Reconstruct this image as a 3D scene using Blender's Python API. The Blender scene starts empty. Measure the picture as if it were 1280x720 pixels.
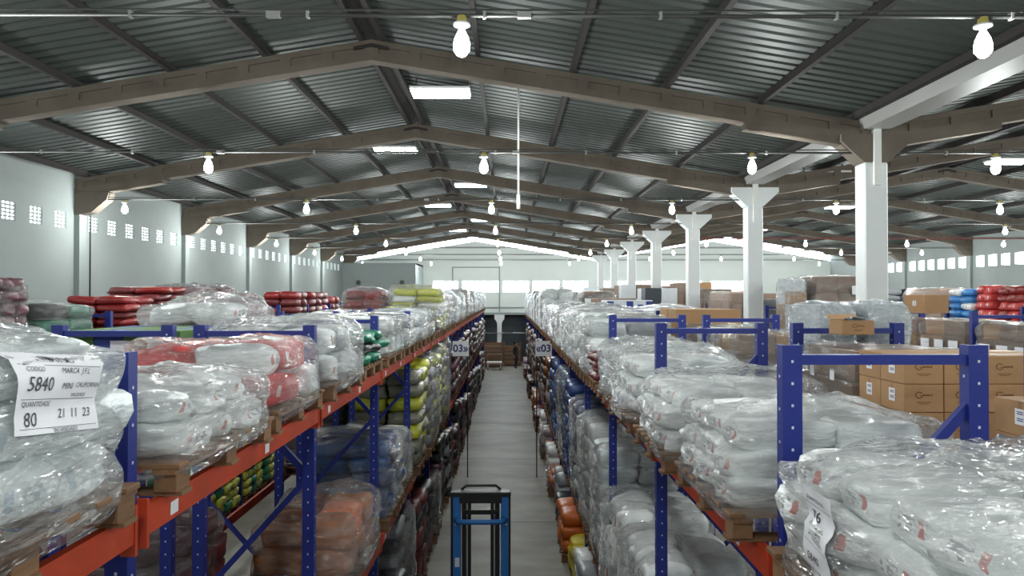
import bpy, bmesh, math, random
import numpy as np
from mathutils import Vector, Matrix
from mathutils.bvhtree import BVHTree

scene = bpy.context.scene
COL = scene.collection
H = 4.8                      # camera height above the floor
F = 900.0                    # focal length in pixels of a 1280 px frame

# ------------------------------------------------------------------ camera
cam_d = bpy.data.cameras.new('camera')
cam = bpy.data.objects.new('camera', cam_d)
COL.objects.link(cam)
cam.location = (0, 0, H)
cam.rotation_euler = (math.pi / 2 + math.atan(11 / F), 0, -math.atan(6 / F))
cam_d.sensor_width = 36
cam_d.lens = F / 1280 * 36
cam_d.clip_start = 0.05
cam_d.clip_end = 300
scene.camera = cam

# ------------------------------------------------------------------ world (overcast sky), exposure
w = bpy.data.worlds.new('sky')
scene.world = w
w.use_nodes = True
w.node_tree.nodes['Background'].inputs[0].default_value = (0.86, 0.95, 1.0, 1)
w.node_tree.nodes['Background'].inputs[1].default_value = 9.0
scene.view_settings.view_transform = 'Standard'
scene.view_settings.look = 'None'
scene.view_settings.gamma = 1
scene.view_settings.use_curve_mapping = False
scene.view_settings.exposure = 0.35
BULB_W = 115.0               # power of each hanging bulb
TUBE_E = 16.0                # emission of the ridge tubes
cy = scene.cycles
cy.use_denoising = True
cy.max_bounces = 6
cy.diffuse_bounces = 4
cy.glossy_bounces = 3
cy.transmission_bounces = 4
cy.transparent_max_bounces = 14
cy.sample_clamp_indirect = 6.0
cy.use_light_tree = True
cy.caustics_reflective = False
cy.caustics_refractive = False

RND = random.Random(7)

# ------------------------------------------------------------------ materials
def srgb(r, g, b):
    f = lambda c: ((c / 255 + 0.055) / 1.055) ** 2.4 if c > 10 else c / 255 / 12.92
    return (f(r), f(g), f(b), 1)

def mat(name, col, rough=0.6, metal=0.0, var=0.0, vscale=4.0, bump=0.0, bscale=20.0, dirt=None, dscale=1.5, stretch=(1, 1, 1),
        island=0.0, coat=0.0, spec=0.5):
    m = bpy.data.materials.new(name)
    m.use_nodes = True
    nt = m.node_tree
    N, L = nt.nodes, nt.links
    bs = N['Principled BSDF']
    bs.inputs['Roughness'].default_value = rough
    bs.inputs['Metallic'].default_value = metal
    bs.inputs['Specular IOR Level'].default_value = spec
    bs.inputs['Coat Weight'].default_value = coat
    bs.inputs['Base Color'].default_value = col
    tc = N.new('ShaderNodeTexCoord')
    mp = N.new('ShaderNodeMapping')
    mp.inputs['Scale'].default_value = stretch
    L.new(tc.outputs['Object'], mp.inputs['Vector'])
    last = None
    if var or island or dirt:
        rgb = N.new('ShaderNodeRGB'); rgb.outputs[0].default_value = col
        last = rgb.outputs[0]
    if var:
        no = N.new('ShaderNodeTexNoise'); no.inputs['Scale'].default_value = vscale; no.inputs['Detail'].default_value = 5
        L.new(mp.outputs[0], no.inputs['Vector'])
        mr = N.new('ShaderNodeMapRange'); mr.inputs[1].default_value = 0.3; mr.inputs[2].default_value = 0.7
        mr.inputs[3].default_value = 1 - var; mr.inputs[4].default_value = 1 + var
        L.new(no.outputs['Fac'], mr.inputs[0])
        hs = N.new('ShaderNodeHueSaturation'); L.new(mr.outputs[0], hs.inputs['Value']); L.new(last, hs.inputs['Color'])
        last = hs.outputs[0]
    if island:
        oi = N.new('ShaderNodeObjectInfo')
        mr = N.new('ShaderNodeMapRange'); mr.inputs[3].default_value = 1 - island; mr.inputs[4].default_value = 1 + island
        L.new(oi.outputs['Random'], mr.inputs[0])
        hs = N.new('ShaderNodeHueSaturation'); L.new(mr.outputs[0], hs.inputs['Value']); L.new(last, hs.inputs['Color'])
        last = hs.outputs[0]
    if dirt:
        no = N.new('ShaderNodeTexNoise'); no.inputs['Scale'].default_value = dscale; no.inputs['Detail'].default_value = 8
        no.inputs['Roughness'].default_value = 0.65
        L.new(mp.outputs[0], no.inputs['Vector'])
        cr = N.new('ShaderNodeValToRGB'); cr.color_ramp.elements[0].position = 0.42; cr.color_ramp.elements[1].position = 0.72
        cr.color_ramp.elements[1].color = (0.75, 0.75, 0.75, 1)
        L.new(no.outputs['Fac'], cr.inputs[0])
        mx = N.new('ShaderNodeMix'); mx.data_type = 'RGBA'; mx.inputs[7].default_value = dirt
        L.new(cr.outputs[0], mx.inputs[0]); L.new(last, mx.inputs[6]); last = mx.outputs[2]
    if last is not None:
        L.new(last, bs.inputs['Base Color'])
    if bump:
        no = N.new('ShaderNodeTexNoise'); no.inputs['Scale'].default_value = bscale; no.inputs['Detail'].default_value = 4
        L.new(mp.outputs[0], no.inputs['Vector'])
        bp = N.new('ShaderNodeBump'); bp.inputs['Strength'].default_value = bump; bp.inputs['Distance'].default_value = 0.02
        L.new(no.outputs['Fac'], bp.inputs['Height']); L.new(bp.outputs[0], bs.inputs['Normal'])
    return m

def emit(name, col, s):
    m = bpy.data.materials.new(name); m.use_nodes = True
    nt = m.node_tree; nt.nodes.clear()
    e = nt.nodes.new('ShaderNodeEmission'); e.inputs[0].default_value = col; e.inputs[1].default_value = s
    o = nt.nodes.new('ShaderNodeOutputMaterial'); nt.links.new(e.outputs[0], o.inputs[0])
    return m

def film(name, lo, hi, tint, rough=0.16, bump=0.55, scale=5.0):
    """stretch wrap: clear plastic with milky streaks where it is layered and creased"""
    m = bpy.data.materials.new(name); m.use_nodes = True
    nt = m.node_tree; N, L = nt.nodes, nt.links
    bs = N['Principled BSDF']; out = N['Material Output']
    bs.inputs['Base Color'].default_value = tint
    bs.inputs['Roughness'].default_value = rough
    bs.inputs['Specular IOR Level'].default_value = 0.8
    tc = N.new('ShaderNodeTexCoord')
    mp = N.new('ShaderNodeMapping'); mp.inputs['Scale'].default_value = (0.8, 0.8, 3.4); mp.inputs['Rotation'].default_value = (0.45, 0.4, 0.2)
    L.new(tc.outputs['Object'], mp.inputs['Vector'])
    oi = N.new('ShaderNodeObjectInfo')
    add = N.new('ShaderNodeVectorMath'); add.operation = 'ADD'
    cmb = N.new('ShaderNodeCombineXYZ'); mul = N.new('ShaderNodeMath'); mul.operation = 'MULTIPLY'; mul.inputs[1].default_value = 30
    L.new(oi.outputs['Random'], mul.inputs[0]); L.new(mul.outputs[0], cmb.inputs[0]); L.new(mul.outputs[0], cmb.inputs[1])
    L.new(mp.outputs[0], add.inputs[0]); L.new(cmb.outputs[0], add.inputs[1])
    n1 = N.new('ShaderNodeTexNoise'); n1.inputs['Scale'].default_value = scale; n1.inputs['Detail'].default_value = 5; n1.inputs['Distortion'].default_value = 0.6
    L.new(add.outputs[0], n1.inputs['Vector'])
    mr = N.new('ShaderNodeMapRange'); mr.inputs[1].default_value = 0.36; mr.inputs[2].default_value = 0.68
    mr.inputs[3].default_value = lo; mr.inputs[4].default_value = hi
    L.new(n1.outputs['Fac'], mr.inputs[0])
    n2 = N.new('ShaderNodeTexNoise'); n2.inputs['Scale'].default_value = scale * 1.7; n2.inputs['Detail'].default_value = 3
    n2.inputs['Distortion'].default_value = 1.0; n2.inputs['Roughness'].default_value = 0.6
    L.new(add.outputs[0], n2.inputs['Vector'])
    bp = N.new('ShaderNodeBump'); bp.inputs['Strength'].default_value = bump; bp.inputs['Distance'].default_value = 0.06
    ab = N.new('ShaderNodeMath'); ab.operation = 'SUBTRACT'; ab.inputs[1].default_value = 0.5; L.new(n1.outputs['Fac'], ab.inputs[0])
    ab2 = N.new('ShaderNodeMath'); ab2.operation = 'ABSOLUTE'; L.new(ab.outputs[0], ab2.inputs[0])
    cre = N.new('ShaderNodeMapRange'); cre.inputs[1].default_value = 0.0; cre.inputs[2].default_value = 0.07; cre.inputs[3].default_value = 0.35; cre.inputs[4].default_value = 0.0
    L.new(ab2.outputs[0], cre.inputs[0])
    sm = N.new('ShaderNodeMath'); sm.operation = 'ADD'; L.new(n2.outputs['Fac'], sm.inputs[0]); L.new(cre.outputs[0], sm.inputs[1])
    n4 = N.new('ShaderNodeTexNoise'); n4.inputs['Scale'].default_value = scale * 7; n4.inputs['Detail'].default_value = 2; L.new(add.outputs[0], n4.inputs['Vector'])
    q4 = N.new('ShaderNodeMath'); q4.operation = 'MULTIPLY_ADD'; q4.inputs[1].default_value = 0.16; L.new(n4.outputs['Fac'], q4.inputs[0]); L.new(sm.outputs[0], q4.inputs[2]); sm = q4
    L.new(sm.outputs[0], bp.inputs['Height']); L.new(bp.outputs[0], bs.inputs['Normal'])
    tr = N.new('ShaderNodeBsdfTransparent')
    mx = N.new('ShaderNodeMixShader')
    tl = N.new('ShaderNodeBsdfTranslucent'); tl.inputs['Color'].default_value = tint
    half = N.new('ShaderNodeMixShader'); half.inputs[0].default_value = 0.45
    L.new(bs.outputs[0], half.inputs[1]); L.new(tl.outputs[0], half.inputs[2])
    L.new(mr.outputs[0], mx.inputs[0]); L.new(tr.outputs[0], mx.inputs[1]); L.new(half.outputs[0], mx.inputs[2])
    gl = N.new('ShaderNodeBsdfGlossy'); gl.inputs['Color'].default_value = (1, 1, 1, 1); gl.inputs['Roughness'].default_value = 0.11
    b2 = N.new('ShaderNodeBump'); b2.inputs['Strength'].default_value = 1.0; b2.inputs['Distance'].default_value = 0.16
    n5 = N.new('ShaderNodeTexNoise'); n5.inputs['Scale'].default_value = scale * 1.9; n5.inputs['Detail'].default_value = 1.2; n5.inputs['Distortion'].default_value = 1.2
    L.new(add.outputs[0], n5.inputs['Vector']); L.new(n5.outputs['Fac'], b2.inputs['Height']); L.new(b2.outputs[0], gl.inputs['Normal'])
    fr = N.new('ShaderNodeFresnel'); fr.inputs['IOR'].default_value = 1.5
    fm = N.new('ShaderNodeMath'); fm.operation = 'MULTIPLY_ADD'; fm.inputs[1].default_value = 0.55; fm.inputs[2].default_value = 0.07; L.new(fr.outputs[0], fm.inputs[0])
    mg = N.new('ShaderNodeMixShader'); L.new(fm.outputs[0], mg.inputs[0]); L.new(mx.outputs[0], mg.inputs[1]); L.new(gl.outputs[0], mg.inputs[2])
    L.new(mg.outputs[0], out.inputs[0])
    return m

def printed_sack(name, base, c1, c2, amount=1.0):
    """plastic sack: flat print of a coloured block and dark lettering-like marks on its sides"""
    m = mat(name, base, 0.27, var=0.06, bump=0.8, bscale=6, island=0.06)
    nt = m.node_tree; N, L = nt.nodes, nt.links
    bs = N['Principled BSDF']; src = bs.inputs['Base Color'].links[0].from_socket
    tc = N.new('ShaderNodeTexCoord'); sp = N.new('ShaderNodeSeparateXYZ'); L.new(tc.outputs['Generated'], sp.inputs[0])
    def band(sock, a, b):
        g = N.new('ShaderNodeMath'); g.operation = 'GREATER_THAN'; g.inputs[1].default_value = a; L.new(sock, g.inputs[0])
        l = N.new('ShaderNodeMath'); l.operation = 'LESS_THAN'; l.inputs[1].default_value = b; L.new(sock, l.inputs[0])
        x = N.new('ShaderNodeMath'); x.operation = 'MULTIPLY'; L.new(g.outputs[0], x.inputs[0]); L.new(l.outputs[0], x.inputs[1]); return x.outputs[0]
    def both(a, b):
        x = N.new('ShaderNodeMath'); x.operation = 'MULTIPLY'; L.new(a, x.inputs[0]); L.new(b, x.inputs[1]); return x.outputs[0]
    red = both(band(sp.outputs[1], 0.32, 0.41), band(sp.outputs[2], 0.36, 0.68))
    no = N.new('ShaderNodeTexNoise'); no.inputs['Scale'].default_value = 11; no.inputs['Detail'].default_value = 1
    L.new(tc.outputs['Generated'], no.inputs['Vector'])
    th = N.new('ShaderNodeMath'); th.operation = 'GREATER_THAN'; th.inputs[1].default_value = 0.5; L.new(no.outputs['Fac'], th.inputs[0])
    txt = both(both(band(sp.outputs[1], 0.48, 0.74), band(sp.outputs[2], 0.38, 0.66)), th.outputs[0])
    for mask, c, k in ((red, c1, 0.75), (txt, c2, 0.55)):
        q = N.new('ShaderNodeMath'); q.operation = 'MULTIPLY'; q.inputs[1].default_value = k * amount; L.new(mask, q.inputs[0])
        mx = N.new('ShaderNodeMix'); mx.data_type = 'RGBA'; mx.inputs[7].default_value = c
        L.new(q.outputs[0], mx.inputs[0]); L.new(src, mx.inputs[6]); src = mx.outputs[2]
    L.new(src, bs.inputs['Base Color'])
    return m

M = {
    'floor': mat('floor_concrete', srgb(142, 137, 127), 0.5, var=0.2, vscale=1.3, dirt=srgb(92, 88, 80), dscale=0.9, bump=0.08, bscale=9, stretch=(0.5, 1, 1)),
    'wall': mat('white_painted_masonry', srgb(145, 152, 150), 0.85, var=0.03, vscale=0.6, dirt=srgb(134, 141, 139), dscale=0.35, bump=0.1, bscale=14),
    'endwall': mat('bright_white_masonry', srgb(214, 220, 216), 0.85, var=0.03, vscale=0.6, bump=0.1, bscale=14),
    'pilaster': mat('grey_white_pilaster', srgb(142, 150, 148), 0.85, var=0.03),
    'sheet': mat('galvanised_roof_sheet', srgb(70, 77, 73), 0.5, 0.25, var=0.12, vscale=0.7, stretch=(0.4, 1, 1), dirt=srgb(54, 57, 53), dscale=0.6),
    'sheet_pale': mat('pale_roof_sheet', srgb(170, 176, 174), 0.5, 0.2, var=0.05),
    'purlin': mat('dark_steel_purlin', srgb(46, 42, 40), 0.7, 0.2),
    'rafter': mat('dusty_precast_concrete', srgb(110, 101, 90), 0.9, var=0.10, vscale=1.5, dirt=srgb(88, 79, 70), dscale=1.1, bump=0.15, bscale=18),
    'column': mat('white_painted_column', srgb(222, 226, 226), 0.7, var=0.02),
    'gutter': mat('light_steel_gutter', srgb(140, 140, 137), 0.5, 0.1, var=0.05, vscale=1),
    'blue': mat('blue_rack_paint', srgb(26, 42, 126), 0.42, var=0.05, vscale=2, spec=0.5),
    'slot_light': mat('painted_slot_light', srgb(205, 210, 220), 0.4),  # pale colour painted in for the brightness seen through the post perforations
    'orange': mat('orange_beam_paint', srgb(192, 66, 32), 0.45, var=0.06, vscale=2, dirt=srgb(150, 60, 36), dscale=3),
    'dullred': mat('dull_red_pipe', srgb(110, 52, 48), 0.6),
    'redbeam': mat('red_beam_paint', srgb(196, 62, 48), 0.45, var=0.06, vscale=2),
    'wood': mat('pallet_wood', srgb(122, 90, 62), 0.8, var=0.15, vscale=3, stretch=(6, 1, 6), island=0.18, bump=0.15, bscale=10),
    'paper': mat('white_paper', srgb(232, 232, 236), 0.6),
    'ink': mat('dark_ink', srgb(58, 58, 70), 0.7),
    'inkblue': mat('navy_ink', srgb(40, 44, 110), 0.7),
    'conduit': mat('dark_conduit', srgb(66, 66, 64), 0.5, 0.3),
    'clip': mat('pale_pipe_clip', srgb(150, 150, 146), 0.5),
    'pvc': mat('white_pvc', srgb(225, 225, 222), 0.4),
    'yellow': mat('yellow_socket', srgb(216, 200, 110), 0.5),
    'bulb': emit('lit_bulb', (0.93, 1.0, 0.98, 1), 22),
    'tube': emit('lit_tube', (0.94, 0.98, 1.0, 1), TUBE_E),
    'black': mat('black_steel', srgb(28, 28, 30), 0.45),
    'stblue': mat('bright_blue_paint', srgb(50, 122, 198), 0.4, var=0.05),
    'rubber': mat('black_rubber', srgb(24, 24, 24), 0.8),
    'chrome': mat('steel_rod', srgb(190, 190, 190), 0.25, 0.9),
    'darkdoor': mat('dark_slate_shutter', srgb(58, 66, 72), 0.6, var=0.05),
    'glass': None,
    'kraft': mat('kraft_cardboard', srgb(170, 132, 94), 0.8, var=0.05, vscale=3, island=0.06),
    'kraftlo': mat('grey_brown_cardboard', srgb(140, 118, 102), 0.75, var=0.06, island=0.08),
    'tan': mat('pale_tan_cardboard', srgb(206, 176, 158), 0.75, var=0.06, island=0.06),
    'cwhite': mat('white_carton', srgb(218, 222, 226), 0.6, var=0.03, island=0.05),
    'cgreen': mat('green_carton', srgb(82, 122, 62), 0.6, var=0.06, island=0.1),
    'cblue': mat('blue_carton', srgb(44, 66, 140), 0.6, var=0.06, island=0.1),
    'cdark': mat('dark_carton', srgb(52, 60, 68), 0.6, var=0.06, island=0.1),
    'tape': mat('brown_tape', srgb(150, 108, 70), 0.35),
    'logo': mat('brown_print', srgb(104, 70, 42), 0.8),
    'sq': mat('blue_print', srgb(38, 60, 130), 0.6),
    'board': mat('grey_board', srgb(150, 150, 146), 0.8, var=0.06),
    'skin': mat('skin', srgb(150, 110, 88), 0.6),
    'cloth': mat('black_cloth', srgb(30, 32, 36), 0.9),
    'jeans': mat('dark_trousers', srgb(34, 36, 44), 0.9),
    'hair': mat('dark_hair', srgb(22, 18, 16), 0.7),
    'f_white': film('milky_stretch_wrap', 0.09, 0.42, (0.97, 1, 1, 1), 0.25, 0.6, 4.0),
    'f_clear': film('clear_stretch_wrap', 0.04, 0.29, (0.97, 1, 1, 1), 0.25, 0.6, 4.5),
    'f_grey': film('grey_stretch_wrap', 0.15, 0.55, (0.8, 0.86, 0.88, 1), 0.2, 0.6, 4.0),
}
def sackm(name, c, rough=0.38, var=0.1):
    return mat(name, c, rough, var=var, vscale=2.5, bump=0.4, bscale=4, island=0.14)
S = {
    'white': printed_sack('white_printed_sack', srgb(242, 246, 245), srgb(205, 84, 66), srgb(70, 74, 82)),
    'ice': printed_sack('pale_blue_white_sack', srgb(236, 244, 244), srgb(110, 150, 190), srgb(90, 110, 140), 0.6),
    'red': sackm('red_sack', srgb(142, 44, 42)),
    'pink': printed_sack('pink_red_sack', srgb(206, 78, 78), srgb(232, 220, 214), srgb(180, 60, 60)),
    'maroon': sackm('maroon_sack', srgb(110, 50, 52)),
    'purple': sackm('purple_brown_sack', srgb(104, 66, 74)),
    'mauve': sackm('mauve_grey_sack', srgb(168, 150, 152)),
    'green': sackm('green_sack', srgb(28, 120, 92)),
    'lime': printed_sack('yellow_green_sack', srgb(196, 200, 62), srgb(230, 230, 220), srgb(70, 80, 60)),
    'olive': printed_sack('grey_yellow_sack', srgb(128, 128, 112), srgb(206, 208, 60), srgb(60, 60, 56)),
    'blue': printed_sack('blue_sack', srgb(48, 96, 158), srgb(200, 80, 70), srgb(220, 220, 220), 0.5),
    'sky': sackm('bright_blue_sack', srgb(62, 132, 196)),
    'navy': sackm('navy_sack', srgb(44, 66, 116)),
    'brown': sackm('orange_brown_sack', srgb(164, 98, 48)),
    'orange': sackm('orange_sack', srgb(216, 110, 44)),
    'black': sackm('black_sack', srgb(40, 42, 46)),
    'grey': sackm('grey_sack', srgb(160, 164, 168)),
    'umber': sackm('dark_umber_sack', srgb(78, 58, 44)),
    'yellow': sackm('yellow_sack', srgb(224, 206, 40)),
}
def glassmat():
    m = bpy.data.materials.new('frosted_pane'); m.use_nodes = True
    nt = m.node_tree; nt.nodes.clear()
    o = nt.nodes.new('ShaderNodeOutputMaterial'); t = nt.nodes.new('ShaderNodeBsdfTransparent'); g = nt.nodes.new('ShaderNodeBsdfTranslucent')
    g.inputs[0].default_value = (0.9, 0.95, 0.96, 1)
    x = nt.nodes.new('ShaderNodeMixShader'); x.inputs[0].default_value = 0.3
    nt.links.new(t.outputs[0], x.inputs[1]); nt.links.new(g.outputs[0], x.inputs[2]); nt.links.new(x.outputs[0], o.inputs[0])
    return m
M['glass'] = glassmat()

# ------------------------------------------------------------------ mesh helpers
class MB:
    def __init__(s): s.v = []; s.f = []
    def box(s, x0, x1, y0, y1, z0, z1):
        n = len(s.v)
        s.v += [(x0, y0, z0), (x1, y0, z0), (x1, y1, z0), (x0, y1, z0), (x0, y0, z1), (x1, y0, z1), (x1, y1, z1), (x0, y1, z1)]
        s.f += [tuple(n + i for i in q) for q in ((0, 3, 2, 1), (4, 5, 6, 7), (0, 1, 5, 4), (1, 2, 6, 5), (2, 3, 7, 6), (3, 0, 4, 7))]
        return s
    def prism(s, pts, axis, a, b):
        """extrude a closed 2-D outline along an axis (0 x, 1 y, 2 z)"""
        n = len(s.v); k = len(pts)
        for t in (a, b):
            for p, q in pts:
                s.v.append((t, p, q) if axis == 0 else (p, t, q) if axis == 1 else (p, q, t))
        s.f.append(tuple(range(n, n + k))[::-1]); s.f.append(tuple(range(n + k, n + 2 * k)))
        for i in range(k):
            j = (i + 1) % k
            s.f.append((n + i, n + j, n + k + j, n + k + i))
        return s
    def bar(s, p, q, w, h):
        p, q = Vector(p), Vector(q); d = (q - p).normalized()
        up = Vector((0, 0, 1)) if abs(d.z) < 0.95 else Vector((0, 1, 0))
        a = d.cross(up).normalized() * w / 2; b = a.cross(d).normalized() * h / 2
        n = len(s.v)
        for c in (p, q):
            for sa, sb in ((-1, -1), (1, -1), (1, 1), (-1, 1)):
                s.v.append(tuple(c + a * sa + b * sb))
        s.f += [tuple(n + i for i in r) for r in ((0, 1, 2, 3), (7, 6, 5, 4), (0, 4, 5, 1), (1, 5, 6, 2), (2, 6, 7, 3), (3, 7, 4, 0))]
        return s
    def tube(s, pts, r, seg=8):
        pts = [Vector(p) for p in pts]; n0 = len(s.v); k = len(pts)
        rs = r if isinstance(r, (list, tuple)) else [r] * k
        ref = None
        for i, p in enumerate(pts):
            d = (pts[min(i + 1, k - 1)] - pts[max(i - 1, 0)]).normalized()
            up = Vector((0, 0, 1)) if abs(d.z) < 0.9 else Vector((0, 1, 0))
            a = d.cross(up).normalized(); b = a.cross(d).normalized()
            for j in range(seg):
                t = 2 * math.pi * j / seg
                s.v.append(tuple(p + a * (math.cos(t) * rs[i]) + b * (math.sin(t) * rs[i])))
        for i in range(k - 1):
            for j in range(seg):
                q = (j + 1) % seg
                s.f.append((n0 + i * seg + j, n0 + i * seg + q, n0 + (i + 1) * seg + q, n0 + (i + 1) * seg + j))
        s.f.append(tuple(range(n0, n0 + seg))[::-1]); s.f.append(tuple(range(n0 + (k - 1) * seg, n0 + k * seg)))
        return s
    def lathe(s, prof, seg=14, c=(0, 0, 0)):
        n0 = len(s.v)
        for r, z in prof:
            for j in range(seg):
                t = 2 * math.pi * j / seg
                s.v.append((c[0] + r * math.cos(t), c[1] + r * math.sin(t), c[2] + z))
        for i in range(len(prof) - 1):
            for j in range(seg):
                q = (j + 1) % seg
                s.f.append((n0 + i * seg + j, n0 + i * seg + q, n0 + (i + 1) * seg + q, n0 + (i + 1) * seg + j))
        s.f.append(tuple(range(n0, n0 + seg))[::-1]); s.f.append(tuple(range(n0 + (len(prof) - 1) * seg, n0 + len(prof) * seg)))
        return s
    def mesh(s, name='mesh', smooth=False):
        me = bpy.data.meshes.new(name)
        me.from_pydata(s.v, [], s.f)
        bm = bmesh.new(); bm.from_mesh(me); bmesh.ops.recalc_face_normals(bm, faces=bm.faces); bm.to_mesh(me); bm.free()
        if smooth:
            me.polygons.foreach_set('use_smooth', [True] * len(me.polygons))
        me.update()
        return me

def bevel(me, w=0.006, seg=1):
    bm = bmesh.new(); bm.from_mesh(me)
    bmesh.ops.bevel(bm, geom=bm.edges[:], offset=w, segments=seg, affect='EDGES', clamp_overlap=True)
    bm.to_mesh(me); bm.free(); return me

_slot = {}
def obj(name, me, m=None, parent=None, loc=(0, 0, 0), rot=(0, 0, 0), scale=(1, 1, 1)):
    """link a mesh object; alike pieces share mesh data and carry the material on the object slot"""
    o = bpy.data.objects.new(name, me)
    COL.objects.link(o)
    if m is not None:
        if not me.materials:
            me.materials.append(m)
        elif me.materials[0] is not m:
            o.material_slots[0].link = 'OBJECT'; o.material_slots[0].material = m
    o.location = loc; o.rotation_euler = rot; o.scale = scale
    if parent: o.parent = parent
    return o

def empty(name, loc=(0, 0, 0), rot=(0, 0, 0), parent=None):
    o = bpy.data.objects.new(name, None); COL.objects.link(o)
    o.empty_display_size = 0.1; o.location = loc; o.rotation_euler = rot
    if parent: o.parent = parent
    return o

def tag(o, label, cat, group=None, kind=None):
    o['label'] = label
    if cat: o['category'] = cat
    if group: o['group'] = group
    if kind: o['kind'] = kind
    return o

def struct(o, label=None):
    o['kind'] = 'structure'
    if label: o['label'] = label
    return o

def copy_tree(o, parent=None):
    c = o.copy(); COL.objects.link(c)
    if parent: c.parent = parent
    for ch in list(o.children): copy_tree(ch, c)
    return c

ORD = ['first', 'second', 'third', 'fourth', 'fifth', 'sixth', 'seventh', 'eighth', 'ninth', 'tenth', 'eleventh', 'twelfth', 'thirteenth',
       'fourteenth', 'fifteenth', 'sixteenth', 'seventeenth', 'eighteenth', 'nineteenth', 'twentieth', 'twenty-first', 'twenty-second',
       'twenty-third', 'twenty-fourth', 'twenty-fifth', 'twenty-sixth', 'twenty-seventh', 'twenty-eighth', 'twenty-ninth', 'thirtieth',
       'thirty-first', 'thirty-second', 'thirty-third', 'thirty-fourth', 'thirty-fifth', 'thirty-sixth']

# smooth noise of a point cloud
class Noise:
    def __init__(s, seed, base=2.0, octs=3):
        r = np.random.RandomState(seed); s.t = []
        for o in range(octs):
            for _ in range(5):
                k = r.normal(size=3); k = k / np.linalg.norm(k) * base * (2 ** o) * r.uniform(0.7, 1.3)
                s.t.append((k, r.uniform(0, 6.28), 0.5 ** o / 5 * 1.6))
    def __call__(s, P):
        return sum(a * np.sin(P @ k + f) for k, f, a in s.t)

# ------------------------------------------------------------------ room shell
XL, XV, XR = -10.95, 6.3, 23.55          # left wall, valley column line, right wall
RID1, RID2 = -2.325, 14.925
YB, YE = -5.6, 52.3                      # wall behind the camera, end wall
SL = 0.165
ZR = 9.34                                # underside of the roof sheet at both ridges
def roof_z(x):
    r = RID1 if x < XV else RID2
    return ZR - SL * abs(x - r)
FRAMES = [0.4 + 6.0 * k for k in range(0, 9)]      # portal frames across the building

fl = obj('floor', MB().box(XL - 0.2, XR + 0.2, YB - 0.2, YE + 3, -0.2, 0).mesh(), M['floor']); struct(fl, 'worn grey concrete floor of the warehouse')
# floor slab joints
for k, yy in enumerate(np.arange(3.4, 52, 6.0)):
    obj('floor_joint', MB().box(-1.6, 1.35, yy - 0.008, yy + 0.008, -0.002, 0.002).mesh(), M['conduit'], fl)

# left wall with rows of lattice vents
ZV0, ZV1 = 6.49, 6.91
VY = []                                   # vent centres
for fy in [-5.6] + FRAMES[:-1]:
    for i in range(6):
        VY.append(fy + 0.70 + 0.92 * i)
VY = [y for y in VY if YB + 0.4 < y < 47.2]
b = MB(); b.box(XL - 0.07, XL, YB, YE, 0, ZV0); b.box(XL - 0.07, XL, YB, YE, ZV1, 7.92)
prev = YB
for y in VY:
    b.box(XL - 0.07, XL, prev, y - 0.225, ZV0, ZV1); prev = y + 0.225
b.box(XL - 0.07, XL, prev, YE, ZV0, ZV1)
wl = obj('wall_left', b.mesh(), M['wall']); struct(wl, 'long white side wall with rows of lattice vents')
lat = MB()
xs = [-0.225, -0.195, -0.085, -0.055, 0.055, 0.085, 0.195, 0.225]
for i in range(0, 8, 2): lat.box(-0.04, -0.01, xs[i], xs[i + 1], -0.21, 0.21)
zz = np.linspace(-0.21, 0.21, 6)
for z in zz: lat.box(-0.038, -0.012, -0.223, 0.223, max(z - 0.018, -0.21), min(z + 0.018, 0.21))
lat = lat.mesh()
for y in VY: obj('vent_block', lat, M['wall'], wl, (XL, y, (ZV0 + ZV1) / 2))
# pilasters and knee brackets on the left wall
pil = MB().box(0, 0.14, -0.15, 0.15, 0, 7.4).mesh()
for k, fy in enumerate(FRAMES[:-1]):
    obj('pilaster', pil, M['pilaster'], wl, (XL, fy, 0))
    if k == 3:
        obj('downpipe', MB().tube([(XL + 0.2, fy + 0.22, 0), (XL + 0.2, fy + 0.22, 6.9), (XL + 0.3, fy + 0.15, 7.15), (XL + 0.6, fy, 7.27)], 0.022).mesh(smooth=True), M['conduit'], wl)
# right wall with square openings
b = MB(); b.box(XR, XR + 0.15, YB, YE, 0, 6.3); b.box(XR, XR + 0.15, YB, YE, 6.86, 7.92)
prev = YB; WY = []
for fy in [-5.6] + FRAMES[:-1]:
    for i in range(6): WY.append(fy + 0.70 + 0.92 * i)
WY = [y for y in WY if y < 51]
for y in WY:
    b.box(XR, XR + 0.15, prev, y - 0.31, 6.3, 6.86); prev = y + 0.31
b.box(XR, XR + 0.15, prev, YE, 6.3, 6.86)
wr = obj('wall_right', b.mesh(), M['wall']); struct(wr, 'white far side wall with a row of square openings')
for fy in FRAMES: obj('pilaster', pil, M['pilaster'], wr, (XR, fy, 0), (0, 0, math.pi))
# wall behind the camera
wb = obj('wall_back', MB().box(XL - 0.15, XR + 0.15, YB - 0.15, YB, 0, 9.6).mesh(), M['wall']); struct(wb, 'white wall behind the viewpoint')
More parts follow.
